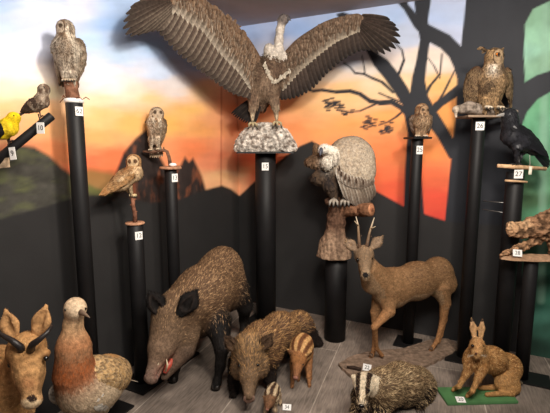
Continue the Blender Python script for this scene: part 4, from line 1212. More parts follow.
# owl on the twig of post 13
Y = 3.02
d0 = T13 + V(0, 0, .0182)
mb = MB()
tw = [P(143, 151.5, Y), P(150, 152, Y), P(158, 151.2, Y), P(164, 150.2, Y), P(167, 151.5, Y), P(169, 157, Y), P(170.5, 163.5, Y)]
tw[-1] = V(tw[-1][0], tw[-1][1], d0[2]); mb.tube(tw, [.008, .0095, .0095, .011, .012, .012, .014], [(112, 84, 68)] * 7, 10); mb.tube([tw[3], P(163.5, 147, Y)], [.008, .004], (120, 90, 70), 7)
tag(mb.build('bent_twig', M['bark'], None, org=tw[-1]), 'bent brown twig rising from the disc of post 13', 'twig')
stn = P(172.8, 164.5, Y - .035); stn[2] = d0[2] + .0135
mb = MB(); mb.ball(stn, V(.027, .021, .0132), (236, 232, 226), 9); tag(mb.build('white_stone', M['card'], None, org=stn - V(0, 0, .0132)), 'smooth white stone lying on the disc of post 13', 'stone')
owl('slender streaked owl on the bent twig of post 13', tw[2] + V(0, 0, .009), P(156.8, 114, Y), .047, V(.42, -.85, .12), P(155.5, 124, Y), P(154, 138, Y + .01), .058, .038,
    ((150, 118, 90), (226, 206, 178), (84, 62, 46)),
    [dict(sh=P(148.5, 120, Y - .005), tip=P(152, 149, Y + .05), out=V(-.8, -.6, 0), w=.09, col=(120, 92, 68), edge=(206, 182, 150), bars=5, barcol=(196, 170, 138), th=.18),
     dict(sh=P(163, 120, Y - .005), tip=P(159, 149, Y + .05), out=V(.8, -.6, 0), w=.08, col=(120, 92, 68), edge=(206, 182, 150), bars=5, barcol=(196, 170, 138), th=.18)],
    [(P(151, 151, Y) + V(0, 0, .006), V(-.1, -1, 0), .005, .024, (214, 196, 168)), (P(158.2, 150.4, Y) + V(0, 0, .006), V(.1, -1, 0), .005, .024, (214, 196, 168))],
    (P(155.5, 140, Y + .05), P(156.5, 158, Y + .035), V(0, 1, .1), .06, 7, (176, 152, 126), (214, 196, 170)), npl=560, plen=.036, chest_fn=lambda p, N, C: streaks(7, (240, 222, 196), .9, 70, 16)(p, N, streaks(8, (78, 56, 42), .8, 80, 20)(p, N, C)),
    legs=[(P(151, 139, Y - .01), P(151, 150, Y)), (P(157.5, 139, Y - .01), P(158.2, 149.6, Y))])

# smallest owl on post 25
Y = 3.25
o25 = T25 + V(0, 0, .0142)
owl('smallest owl, stocky and reddish brown, on the square top of post 25', o25, P(421.8, 109.8, Y), .047, V(.3, -.9, -.22), P(421.8, 121, Y), P(421, 129.5, Y + .01), .068, .05,
    ((150, 102, 64), (214, 184, 150), (82, 56, 40)),
    [dict(sh=P(413.5, 116, Y), tip=P(414.5, 135, Y + .05), out=V(-.8, -.6, 0), w=.085, col=(124, 92, 68), edge=(220, 204, 186), bars=4, barcol=(206, 190, 172), th=.2),
     dict(sh=P(430, 116, Y), tip=P(428.5, 135, Y + .05), out=V(.8, -.6, 0), w=.085, col=(124, 92, 68), edge=(220, 204, 186), bars=4, barcol=(206, 190, 172), th=.2)],
    [(V(*P(417, 136, Y - .02)[:2], o25[2] + .002), V(-.15, -1, 0), .008, .034, (220, 200, 176)), (V(*P(424, 136, Y - .02)[:2], o25[2] + .002), V(.15, -1, 0), .008, .034, (220, 200, 176))],
    (P(421, 126, Y + .06), P(421, 135, Y + .085), V(0, 1, .2), .07, 6, (118, 88, 66), (180, 152, 124)), npl=620, plen=.036, chest_fn=lambda p, N, C: streaks(11, (226, 190, 150), .8, 80, 50)(p, N, streaks(12, (70, 46, 34), .9, 60, 40)(p, N, C)),
    legs=[(P(417.8, 130, Y - .01), P(417, 135.5, Y - .02)), (P(423.5, 130, Y - .01), P(424, 135.5, Y - .02))])

# big eared owl on post 26, gripping driftwood
Y = 3.0
zb = T26[2] + .0142
c_ = P(473, 110, Y - .03)
mb = MB(); zt = lambda px, py, y: V(*P(px, py, y)[:2], max(P(px, py, y)[2], zb + .018))
pts = [zt(457, 109, Y - .05), zt(463, 109, Y - .05), zt(469, 107.5, Y - .04), zt(476, 109, Y - .03), zt(486, 112, Y - .02), zt(498, 113, Y), zt(507, 112, Y + .01), zt(516, 112, Y + .02)]
dw = Body(.006, .03); rd = [.016, .026, .036, .032, .024, .022, .022, .016]
for i in range(len(pts)): pts[i] = V(pts[i][0], pts[i][1], max(pts[i][2], zb + rd[i] * .9 + .004))
dw.chain(pts, rd, (150, 136, 124)); dw.chain([pts[0], pts[0] + V(-.018, -.02, -.005), P(456, 117, Y - .125)], [.016, .014, .008], (176, 160, 142)); dw.chain([pts[2], pts[2] + V(.01, -.05, .015)], [.022, .01], (160, 144, 130))
dw.mesh(); dw.paint(streaks(31, (84, 72, 64), .6, 40, 40)); o = dw.build('driftwood', None, M['bark'], org=V(pts[3][0], pts[3][1], zb)); tag(o, 'gnarled grey driftwood under the feet of the big eared owl', 'driftwood')
EO = V(*P(490, 110, Y)[:2], pts[4][2] + .024)
def chest26(p, N, C):
    C = streaks(13, (52, 36, 26), .9, 48, 8)(p, N, lin((176, 142, 102)) + C * 0)
    px, py = PR(p); k = np.exp(-(((px - 493.5) / 5.5) ** 2 + ((py - 68) / 4.5) ** 2)) * (N[:, 1] < .2)
    return C * (1 - k[:, None]) + lin((232, 222, 206)) * k[:, None]
owl('largest owl, brown with ear tufts and a white bib, on post 26', EO, P(494.3, 57, Y - .03), .058, V(.34, -.9, .0), P(491.5, 82, Y), P(489, 100, Y + .01), .104, .074,
    ((150, 118, 86), (206, 180, 146), (78, 58, 42)),
    [dict(sh=P(477, 69, Y - .01), tip=P(468, 112, Y + .08), out=V(-.7, -.75, .0), w=.13, col=(92, 68, 50), edge=(196, 168, 130), bars=5, barcol=(150, 120, 88), th=.17, npl=340, h=.006),
     dict(sh=P(507, 70, Y + .0), tip=P(511, 108, Y + .08), out=V(.75, -.7, .0), w=.125, col=(108, 82, 60), edge=(196, 170, 134), bars=5, barcol=(176, 146, 110), th=.17, npl=340, h=.006)],
    [(V(*P(485, 111, Y - .06)[:2], EO[2] - .012), V(.25, -1, 0), .013, .05, (226, 210, 186)), (V(*P(497, 111, Y - .05)[:2], EO[2] - .012), V(.2, -1, 0), .013, .05, (214, 196, 170))],
    (P(490, 98, Y + .09), P(491, 116, Y + .13), V(0, 1, .2), .13, 8, (104, 80, 58), (160, 132, 100)), iris=True, edgek=.25, npl=1200, plen=.05, chest_fn=chest26, face_dark=(96, 72, 52), eye_r=.0155,
    tufts=[(P(490, 52, Y - .05), P(482, 47.0, Y - .04)), (P(499, 51.5, Y - .05), P(505, 46.5, Y - .02))],
    legs=[(P(484.5, 101, Y - .04), P(485, 110, Y - .06)), (P(496, 101, Y - .03), P(497, 110, Y - .05))])

# ---------------- crow on the stick of post 27
Y = 2.80
k0, k1 = P(497.5, 165.8, Y), P(546, 168.8, Y)
zs = T27[2] - .004
sh_ = V(0, 0, T27[2] + .0165 - (k0 * .6 + k1 * .4)[2]); 
mb = MB(); kk0, kk1 = k0 + V(0, .0, 0), k1
mb.tube([kk0, kk0 * .6 + kk1 * .4, kk1], [.0125, .0145, .0125], [(206, 170, 132), (190, 154, 118), (206, 170, 132)], 12)
st_o = mb.build('wooden_perch', M['wood'], post27)
mb = MB(); l0, l1 = P(505, 180.5, 2.785), P(527, 182, 2.785); mb.tube([l0, l1], [.0075, .0075], (196, 160, 124), 10); mb.build('lower_stick', M['wood'], post27)
def crow():
    ft = P(516, 163.6, Y) 
    t = thing('crow', 'sleek black crow perched on the stick of post 27', 'crow', ft)
    B = Body(.0052, .035); bk = (34, 34, 38)
    hd, nk, ch, md, rp = P(509.5, 115, Y - .03), P(510, 122, Y - .02), P(511.5, 135, Y), P(519, 141, Y + .01), P(532, 150, Y + .03)
    B.ell(hd, (.043, .038, .036), bk, V(-1, -.2, 0), k=.02, flow=V(1, 0, -.3)); B.cone(hd, nk, .034, .046, bk); B.cone(nk, ch, .042, .057, bk); B.cone(ch, md, .057, .060, bk); B.cone(md, rp, .060, .034, bk)
    B.cone(P(517, 146, Y - .03), P(516, 157, Y - .02), .032, .009, bk, .015); B.cone(P(522, 146, Y + .04), P(520, 157, Y + .02), .032, .009, bk, .015)
    B.mesh(); body = B.build('body', t)
    coat_ob(B, 'plumage', body, lambda mb: B.plumes(mb, 1500, .026, .013, .05, .35, .12, edge=(52, 52, 60), edgek=.35, lenfn=lambda p, N: np.where(p[:, 2] > nk[2], .5, 1.)), M['gloss'])
    for s, oy in ((-1, -.062), (1, .07)):
        w_ = folded_wing(t, P(513, 126, Y + oy * .9), P(549, 157 if s < 0 else 159, Y + .03 + oy * .4), V(-.1, s, .25), .10, (22, 22, 25), (60, 60, 66), 0, None, .15, 200, 10, .17, .005, edgek=.3)
        w_.data.materials[0] = M['gloss']
    o = fan_tail(t, P(533, 150, Y + .03), P(549.5, 166, Y + .05), V(-.4, -.6, .6), .06, 7, (20, 20, 23), (44, 44, 50), .1); o.data.materials[0] = M['gloss']
    bill(t, P(507, 114.6, Y - .035), P(494.5, 114.4, Y - .06), .0145, .12, (150, 146, 142), 1.15)
    fd = unit(V(-1, -.2, 0)); sd = V(.2, -1, 0)
    for s in (-1, 1): eye(t, hd + fd * .02 + unit(sd) * s * .031 + V(0, 0, .008), .0062)
    for q in (V(0, -.012, 0), V(.022, .016, 0)):
        p = ft + q; kz = (kk0 + (kk1 - kk0) * ((p[0] - kk0[0]) / (kk1[0] - kk0[0])))[2] + .0135
        bird_foot(t, V(p[0], Y, kz), V(-1, 0, .06), .0055, .034, (40, 38, 38), -.004, V(p[0] + .002, p[1], kz + .055))
    mb = MB(); g0 = P(529.8, 155, Y - .045); g1 = P(530, 166, Y - .06); mb.tube([g0, g1], .0012, (200, 196, 186), 5); mb.box(P(530.3, 170.5, Y - .06), [V(1, 0, 0), V(0, 1, 0), V(0, 0, 1)], [.010, .001, .026], (226, 222, 200)); mb.build('paper_tag', M['wood'], t, False)
    return t
M['gloss'] = attr_mat('black_feather', 0.42, 0.35, 0.1, 40)
crow()

# ---------------- songbirds on the slanting pole
def songbird(label, head, breast, vent, tailtip, r, hr, cols, billtip, billr, billcol, feet, face, wing_kw, paint=None, Yo=0.0, out=V(0, -1, .2)):
    t = thing('songbird', label, 'bird', feet[0])
    B = Body(.003, .02)
    B.cone(breast, breast * .45 + vent * .55, r, r * .86, cols[0], .02); B.cone(breast * .45 + vent * .55, vent, r * .86, r * .35, cols[0], .02)
    B.cone(head, breast, hr * .9, r * .85, cols[0], .015, flow=breast - head); B.ell(head, (hr * 1.08, hr, hr), cols[1], billtip - head, k=.01, flow=head - billtip)
    B.mesh()
    if paint: B.paint(paint)
    body = B.build('body', t)
    coat_ob(B, 'plumage', body, lambda mb: B.plumes(mb, 800, .014, .008, .06, .2, .12, edge=cols[2], edgek=.4, lenfn=lambda p, N: np.where(np.linalg.norm(p - head, axis=1) < hr * 1.3, .5, 1.)), M['plume'])
    for s in (-1, 1):
        o_ = V(out[0], out[1] * s, out[2]); folded_wing(t, breast * .9 + vent * .1 + o_ * r * .86, vent * .45 + tailtip * .55 + o_ * r * .45, o_, **wing_kw)
    fan_tail(t, vent + (breast - vent) * .12, tailtip, V(-.2, -.6, .8), r * 1.0, 6, wing_kw['col'], cols[2], .25)
    d = unit(billtip - head); bill(t, head + d * hr * .9, billtip, billr, .1, billcol, 1.0)
    sd = unit(np.cross(d, V(0, 0, 1)))
    for s in (-1, 1): eye(t, head + d * hr * .5 + sd * s * hr * .78 + V(0, 0, hr * .25), hr * .17)
    for f in feet: bird_foot(t, f, V(.7, 0, .55), r * .07, r * .5, (70, 52, 46), -.004, f + V(-.004, 0, .03))
    return t
Y = 1.985
pz = lambda px: a + (b - a) * ((px + 30) / 82.0)
songbird('mottled brown songbird at the upper end of the slanting pole, card 10', P(44, 89.5, Y), P(41.5, 101, Y), P(29, 109.5, Y), P(16.5, 117, Y + .01), .031, .024,
         ((98, 76, 60), (84, 68, 58), (166, 142, 120)), P(50.5, 89.5, Y), .0065, (60, 52, 48), [pz(42) + V(0, -.008, .027), pz(38.5) + V(0, .012, .027)], None,
         dict(w=.05, col=(72, 56, 46), edge=(120, 100, 84), npl=120, nq=8, plen=.16, h=.003), paint=streaks(17, (196, 178, 156), .6, 120, 60))
Y = 1.945
songbird('bright yellow songbird with black wings low on the slanting pole, card 9', P(13.8, 118, Y), P(8.5, 127, Y), P(-3, 135, Y), P(-18, 143, Y + .01), .040, .026,
         ((236, 200, 28), (236, 200, 28), (246, 220, 80)), P(20.5, 117.5, Y), .007, (150, 92, 70), [pz(11) + V(0, -.008, .026), pz(7.5) + V(0, .012, .026)], None,
         dict(w=.072, th=.30, col=(26, 24, 24), edge=(60, 54, 44), npl=100, nq=8, plen=.16, h=.003, edgek=.2))

# ---------------- great bustard in the left foreground
def bustard():
    root = V(*P(84, 380, 1.98)[:2], 0)
    t = thing('great_bustard', 'stout pale-headed bird with rufous breast and barred back, left foreground', 'bustard', root)
    B = Body(.0062, .05); gry, ruf, wht, bar = (206, 168, 126), (156, 84, 42), (214, 190, 158), (196, 146, 92)
    hd, n1, n2, ch = P(75.3, 308.5, 1.93), P(73, 325, 1.94), P(73.5, 346, 1.94), P(74.5, 372, 1.94)
    md, rp = P(92, 382, 2.03), P(107, 376, 2.17)
    ax = rp - ch
    B.ell(hd, (.058, .045, .047), (226, 204, 174), V(.55, -.8, -.1), k=.02, flow=V(-.4, .6, -.4))
    B.cone(hd, n1, .043, .040, gry, .03, flow=V(0, .3, -1)); B.cone(n1, n2, .040, .066, gry, .03, flow=V(0, 0, -1), cs_=.018); B.cone(n2, ch, .074, .098, ruf, .04, flow=V(0, 0, -1), cs_=.03)
    B.ell(ch + V(.01, .05, -.10), (.12, .112, .13), wht, ax, flow=V(.3, .3, -1)); B.ell(md + V(0, 0, -.03), (.19, .125, .13), wht, ax, flow=ax); B.ell(rp, (.14, .105, .115), bar, ax, flow=ax)
    for s in (-1, 1):
        hp = V(root[0] + .05 * s, root[1] + .05, .30); B.chain([hp, hp + V(0, .01, -.12)], [.05, .024], wht, .03)
    B.mesh()
    def paint(p, N, C):
        C = C.copy(); px, py = PR(p)
        return C
    B.paint(paint); body = B.build('body', t)
    nearhead = lambda p, N: np.where(p[:, 2] > n2[2] + .02, .32, 1.0)
    coat_ob(B, 'plumage', body, lambda mb: (B.plumes(mb, 5200, .022, .008, .07, .16, .12, edge=(230, 206, 172), edgek=.15, lenfn=nearhead)), M['plume'])
    # barred back and folded wings
    def cf(seed):
        def fn(p, N, C):
            k = np.clip(np.sin((p @ unit(ax)) * 210 + 2.5 * np.sin(p[:, 2] * 60) + vnoise(p[:, 0] * 60, p[:, 2] * 60, seed) * 6) * 2, 0, 1)[:, None] * .5
            return C * (1 - k) + lin((84, 58, 40)) * k
        return fn
    mb = MB(); B2 = Body(.006, .03)
    B2.ell(md * .5 + rp * .5 + V(.016, -.03, .03), (.20, .118, .105), (222, 178, 120), ax, flow=ax); B2.ell(rp + V(.02, .02, -.005), (.12, .095, .10), (206, 164, 110), ax, flow=ax)
    B2.mesh(); B2.paint(cf(51)); mb.add(B2.pts, B2.quads.tolist(), B2.C)
    B2.plumes(mb, 1900, .03, .018, .08, .15, .12, edge=(236, 214, 176), edgek=.45, colfn=cf(52)); mb.build('barred_back', M['plume'], t)
    out = unit(np.cross(ax, V(0, 0, -1))); out = out if out[0] > 0 else -out
    folded_wing(t, md + out * .125 + V(-.06, -.08, -.03), rp + out * .07 + V(.03, .05, -.05), out, .16, (218, 208, 192), (236, 228, 216), 0, None, .14, 200, 9, .2, .005, flight=(206, 192, 172))
    folded_wing(t, md - out * .125 + V(-.06, -.08, -.03), rp - out * .07 + V(.03, .05, -.05), -out, .16, (218, 208, 192), (236, 228, 216), 0, None, .14, 120, 9, .2, .005, flight=(206, 192, 172))
    fan_tail(t, rp + unit(ax) * .06, rp + unit(ax) * .15 + V(0, 0, -.01), V(0, 0, 1), .16, 9, (190, 146, 96), (226, 206, 176), .4, (236, 228, 214))
    bill(t, P(80.5, 312, 1.888), P(91.5, 317, 1.85), .0145, .10, (112, 92, 76), 1.0)
    eye(t, hd + V(-.0245, -.0425, .010), .0066); eye(t, hd + V(.055, -.012, .004), .0062)
    for s in (-1, 1):
        hp = V(root[0] + .05 * s, root[1] + .05, .20); bird_foot(t, V(hp[0], hp[1] - .01, .002), V(.3, -1, 0), .012, .065, (130, 116, 96), -.002, hp)
    return t
bustard()

# ---------------- chamois in the left corner of the picture
def chamois():
    root = V(-1.30, 1.45, 0)
    t = thing('chamois', 'tan chamois with short black hooked horns at the left edge', 'chamois', root)
    B = Body(.0055, .05); tn, dk, pl = (170, 124, 78), (70, 48, 34), (214, 178, 134)
    h0, h1 = P(26.8, 352, 1.46), P(31.5, 397, 1.385)
    B.cone(h0, h0 * .5 + h1 * .5, .064, .047, tn, .03, flow=h0 - h1); B.cone(h0 * .5 + h1 * .5, h1, .046, .030, (190, 144, 96), .03, flow=h0 - h1)
    B.ell(P(26.5, 347, 1.50), (.064, .068, .055), tn, k=.03, flow=V(0, .6, .6)); B.ell(P(12.5, 360, 1.452), (.022, .022, .016), tn, k=.015); B.ell(P(44, 353.5, 1.452), (.022, .022, .016), tn, k=.015); B.ell(P(32, 401.5, 1.385), (.032, .03, .022), pl, k=.02)
    cb = P(3, 412, 1.56); c1 = V(-1.18, 1.60, .60)
    B.cone(P(22, 364, 1.53), cb, .062, .10, tn, .04, flow=V(-.3, .4, -.8)); B.cone(cb, c1, .10, .15, tn, .05, flow=V(-.3, .4, -.6))
    ax = V(-.62, -.78, 0); c1 = V(-1.18, 1.60, .60)
    B.ell(c1, (.20, .135, .18), tn, ax); B.ell(c1 + ax * .22, (.26, .135, .165), tn, ax); B.ell(c1 + ax * .44, (.17, .125, .165), tn, ax)
    Ls = []; sdv = V(.78, -.62, 0)
    for (o_, s_, f) in ((-.02, .075, 1), (.03, -.075, 1), (.50, .075, 0), (.46, -.075, 0)):
        x, y = (c1 + ax * o_ + sdv * s_)[:2]
        q = [V(x, y, .5), V(x, y + (.01 if f else .04), .33), V(x + .005, y - .005, .20 + (.05 if not f else 0)), V(x, y - (.01 if f else -.02), .09), V(x + .01, y - .03, .035)]
        leg(B, q, [.085, .05, .03, .022, .024], [tn, (120, 84, 56), dk, dk]); Ls.append(q)
    B.mesh()
    e1, e2 = P(10.5, 365, 1.42), P(46, 358.5, 1.42)
    def paint(p, N, C):
        C = C.copy(); px, py = PR(p)
        fr = (p[:, 1] < 1.47) & (py > 335)
        d = np.minimum(np.linalg.norm(p - e1, axis=1), np.linalg.norm(p - e2, axis=1)); k = np.clip(1.2 - d / .028, 0, .75) * fr
        C = C * (1 - k[:, None]) + lin((74, 48, 34)) * k[:, None]
        pt = np.clip(vnoise(p[:, 0] * 45, p[:, 2] * 30, 19) * 4 - 1.6, 0, 1)[:, None] * .4
        C = C * (1 - pt) + lin((206, 160, 106)) * pt
        bl = fr & (np.abs(px - 12 - (py - 350) * .18) < 3.0) & (py > 366) & (py < 396) | fr & (np.abs(px - 47 + (py - 350) * .20) < 2.5) & (py > 362) & (py < 394)
        C[bl] = C[bl] * .62
        lo = fr & (py > 400) & (px > 20) & (px < 45); C[lo] = lin((226, 196, 156))
        c2 = np.hypot((px - 32) / 5.5, (py - 398.5) / 3.6) < 1; C[c2 & fr] = lin((52, 38, 32))
        rd = np.exp(-(((px - 28) / 9) ** 2 + ((py - 384) / 7) ** 2)) * fr * .5
        return C * (1 - rd[:, None]) + lin((176, 112, 74)) * rd[:, None]
    B.paint(paint); body = B.build('body', t)
    coat_ob(B, 'fur', body, lambda mb: B.coat(mb, 26000, .017, .0022, .2, .3, .25, light=(214, 174, 122), lightp=.15, lenfn=lambda p, N: np.where((p[:, 1] < 1.5) & (p[:, 2] > .5), .4, 1.) * np.clip(p[:, 2] * 3, .4, 1)), M['fur'])
    eye(t, P(10.2, 365, 1.424), .0095); eye(t, P(46.0, 358.5, 1.432), .0092)
    for pts in (((22.5, 351, 1.42), (20, 346.5, 1.40), (12, 340.5, 1.405), (2, 335, 1.42), (-5, 331.5, 1.45), (-8, 333, 1.48)), ((30.5, 350, 1.42), (32.5, 344.5, 1.40), (40, 339, 1.405), (47.5, 332.5, 1.42), (51.5, 326, 1.45), (50.5, 323.5, 1.475))):
        mb = MB(); mb.tube([P(*q) for q in pts], [.0145, .0125, .0105, .008, .005, .001], (34, 28, 26), 10); mb.build('horn', M['horn'], t)
    for q in Ls: hoof(t, V(q[-1][0], q[-1][1], 0), V(.62, .78, 0), .022, .05)
    return t
ch_ = chamois()
for q in (((14, 338), (9.5, 325), (5.5, 310.5), 1.49), ((36.5, 334), (41.5, 321), (46, 306), 1.49)): pig_ear(ch_, q, .021, .029, (112, 78, 54), (190, 144, 96), .007)
# ------------------------------------------------------------------ rock, trunk, bark and the two vultures
def rough_mesh(B, amp, scale, seed=0):
    """push the surface of a blended solid in and out"""
    n = np.array([mnoise.fractal(Vector((p * scale + seed).tolist()), 1.0, 2.0, 4) for p in B.pts])
    B.pts = B.pts + B.N * (n * amp)[:, None]
    return n

def vulture_rock():
    c = T15 + V(0, 0, .0122)
    B = Body(.0075, .10)
    z0 = c[2]
    def R(px, py, y): return P(px, py, y)
    for (px, py, y, r) in ((248, 142, 3.66, .085), (258, 137, 3.68, .105), (270, 137, 3.66, .105), (282, 141, 3.66, .085), (265, 138, 3.76, .11), (252, 140, 3.78, .09), (280, 139, 3.77, .09),
                           (241, 148.5, 3.62, .05), (291, 148.5, 3.62, .05), (265, 146, 3.60, .07)):
        q = P(px, py, y); B.ell(q, (r, r * .85, r * .95), (196, 188, 178))
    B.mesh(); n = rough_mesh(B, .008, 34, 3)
    B.pts[:, 2] = np.maximum(B.pts[:, 2], z0 + .0005)
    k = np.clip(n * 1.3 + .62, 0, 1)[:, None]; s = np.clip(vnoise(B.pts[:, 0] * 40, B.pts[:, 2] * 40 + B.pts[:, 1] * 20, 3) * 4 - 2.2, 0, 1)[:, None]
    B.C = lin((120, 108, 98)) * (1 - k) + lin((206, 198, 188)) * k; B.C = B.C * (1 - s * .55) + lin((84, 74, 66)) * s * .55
    B.pts += rng.normal(0, .0022, B.pts.shape); B.pts[:, 2] = np.maximum(B.pts[:, 2], z0 + .0005)
    o = mesh_ob('rock', B.pts, B.quads, M['rock'], None, B.C, False, c); tag(o, 'pale crumpled-looking rock on the thick corner post under the spread-winged vulture', 'rock')
    return o
vulture_rock()

def curve(pts, n):
    pts = np.asarray(pts, float); d = np.r_[0, np.cumsum(np.linalg.norm(np.diff(pts, axis=0), axis=1))]; t = np.linspace(0, d[-1], n)
    i = np.clip(np.searchsorted(d, t) - 1, 0, len(d) - 2); k = ((t - d[i]) / (d[i + 1] - d[i]))[:, None]
    # Catmull-Rom
    g = lambda j: pts[np.clip(j, 0, len(pts) - 1)]
    p0, p1, p2, p3 = g(i - 1), g(i), g(i + 1), g(i + 2)
    return .5 * (2 * p1 + (p2 - p0) * k + (2 * p0 - 5 * p1 + 4 * p2 - p3) * k ** 2 + (3 * p1 - p0 - 3 * p2 + p3) * k ** 3)

def spread_wing(t, LE, CVs, TE, tips, Yf, side, arm_cols, lining, edge, flight, fl_edge, tipcol, n_sec=22):
    """open wing seen from below/front: muscular arm along the leading edge, rows of lining feathers, secondaries, fingered primaries"""
    W = lambda q: np.array([P(x, y, Yf(x, y)) for x, y in q])
    le, cv, te = W(LE), W(CVs), W(TE)
    nrm = V(-side * .25, -1, -.1)
    mb = MB()
    arm = curve(le, 26); inset = curve(cv, 26)
    B = Body(.007, .02)
    rad = np.linspace(.055, .016, 26)
    cen = arm * .72 + inset * .28
    for i in range(25): B.cone(cen[i], cen[i + 1], rad[i], rad[i + 1], arm_cols[0], .02, (nrm, .55), flow=inset[i] - arm[i])
    # thin membrane between the arm and the feather roots
    for i in range(0, 25): B.cone(cen[i], inset[i] * .8 + cen[i] * .2, rad[i] * .6, .012, lining, .015, (nrm, .5), flow=inset[i] - arm[i])
    B.mesh(); mb.add(B.pts, B.quads.tolist(), B.C)
    # flight feathers
    sec_r, sec_t = curve(cv, n_sec), curve(te, n_sec)
    for i in range(n_sec):
        r0 = sec_r[i]; q = sec_t[i]; f = lin(flight) * rng.uniform(.8, 1.2)
        mb.feather(r0 - (q - r0) * .10, q, np.linalg.norm(te[-1] - te[0]) / n_sec * 1.75 + .006, nrm, f, lin(fl_edge) * rng.uniform(.85, 1.1), lin(tipcol), .05, .6, .35, 7)
        for dz, l_, w_, cc in ((.0, .42, .8, lining),):
            m = r0 + (q - r0) * l_
            mb.feather(r0 - (q - r0) * .08 + unit(nrm) * .010, m + unit(nrm) * .012, np.linalg.norm(te[-1] - te[0]) / n_sec * 1.5, nrm, lin(lining) * rng.uniform(.75, 1.0) * .8, lin(fl_edge), lin(edge), .05, .6, .3, 5)
    # primaries: (root, tip) pairs
    np_ = len(tips)
    for i, (rx, ry, tx, ty) in enumerate(tips):
        r0, q = P(rx, ry, Yf(rx, ry)), P(tx, ty, Yf(tx, ty))
        mb.feather(r0 + unit(nrm) * .0025 * i, q + unit(nrm) * .003 * i, .042, nrm, lin(flight) * rng.uniform(.5, .8), lin(fl_edge) * .6, lin(tipcol), .07, .6, .4, 8)
    # rows of covert feathers from the leading edge down
    rows = 10
    for j in range(rows):
        k = j / (rows - 1); n = 64 - 2 * j
        A = curve(arm + (inset - arm) * (k * .92), n); D = curve(inset + (curve(te, 26) - inset) * .25, n); A2 = curve(arm, n)
        for i in range(n):
            d = unit(D[i] - A2[i]); L = .038 + .03 * k
            lift = unit(nrm) * (.030 * (1 - k) + .014) * (1 - .5 * i / n)
            base = lin(arm_cols[j % len(arm_cols)]) * (1 - k * .6) + lin(lining) * k * .6
            c = base * rng.uniform(.75, 1.2); e = c * .65 + lin(edge) * (.18 + .22 * k)
            if j == rows - 1: e = lin(edge)
            q = A[i] + rng.normal(0, .006, 3) + lift
            mb.feather(q, q + d * L * rng.uniform(.8, 1.2) + rng.normal(0, .006, 3) - unit(nrm) * .004, .026, nrm, c, e, None, .08, .5, .2, 4)
    # upper side, for the view from behind
    for j in range(4):
        n = 30; k = j / 3; A = curve(arm + (inset - arm) * k, n); D = curve(te, n); A2 = curve(arm, n)
        for i in range(n):
            d = unit(D[i] - A2[i]); q = A[i] - unit(nrm) * .022; mb.feather(q, q + d * .11, .055, -nrm, lin((120, 100, 80)) * rng.uniform(.7, 1.1), lin((170, 148, 122)), None, .05, .5, .2, 4)
    return mb.build('wing', M['plume'], t)

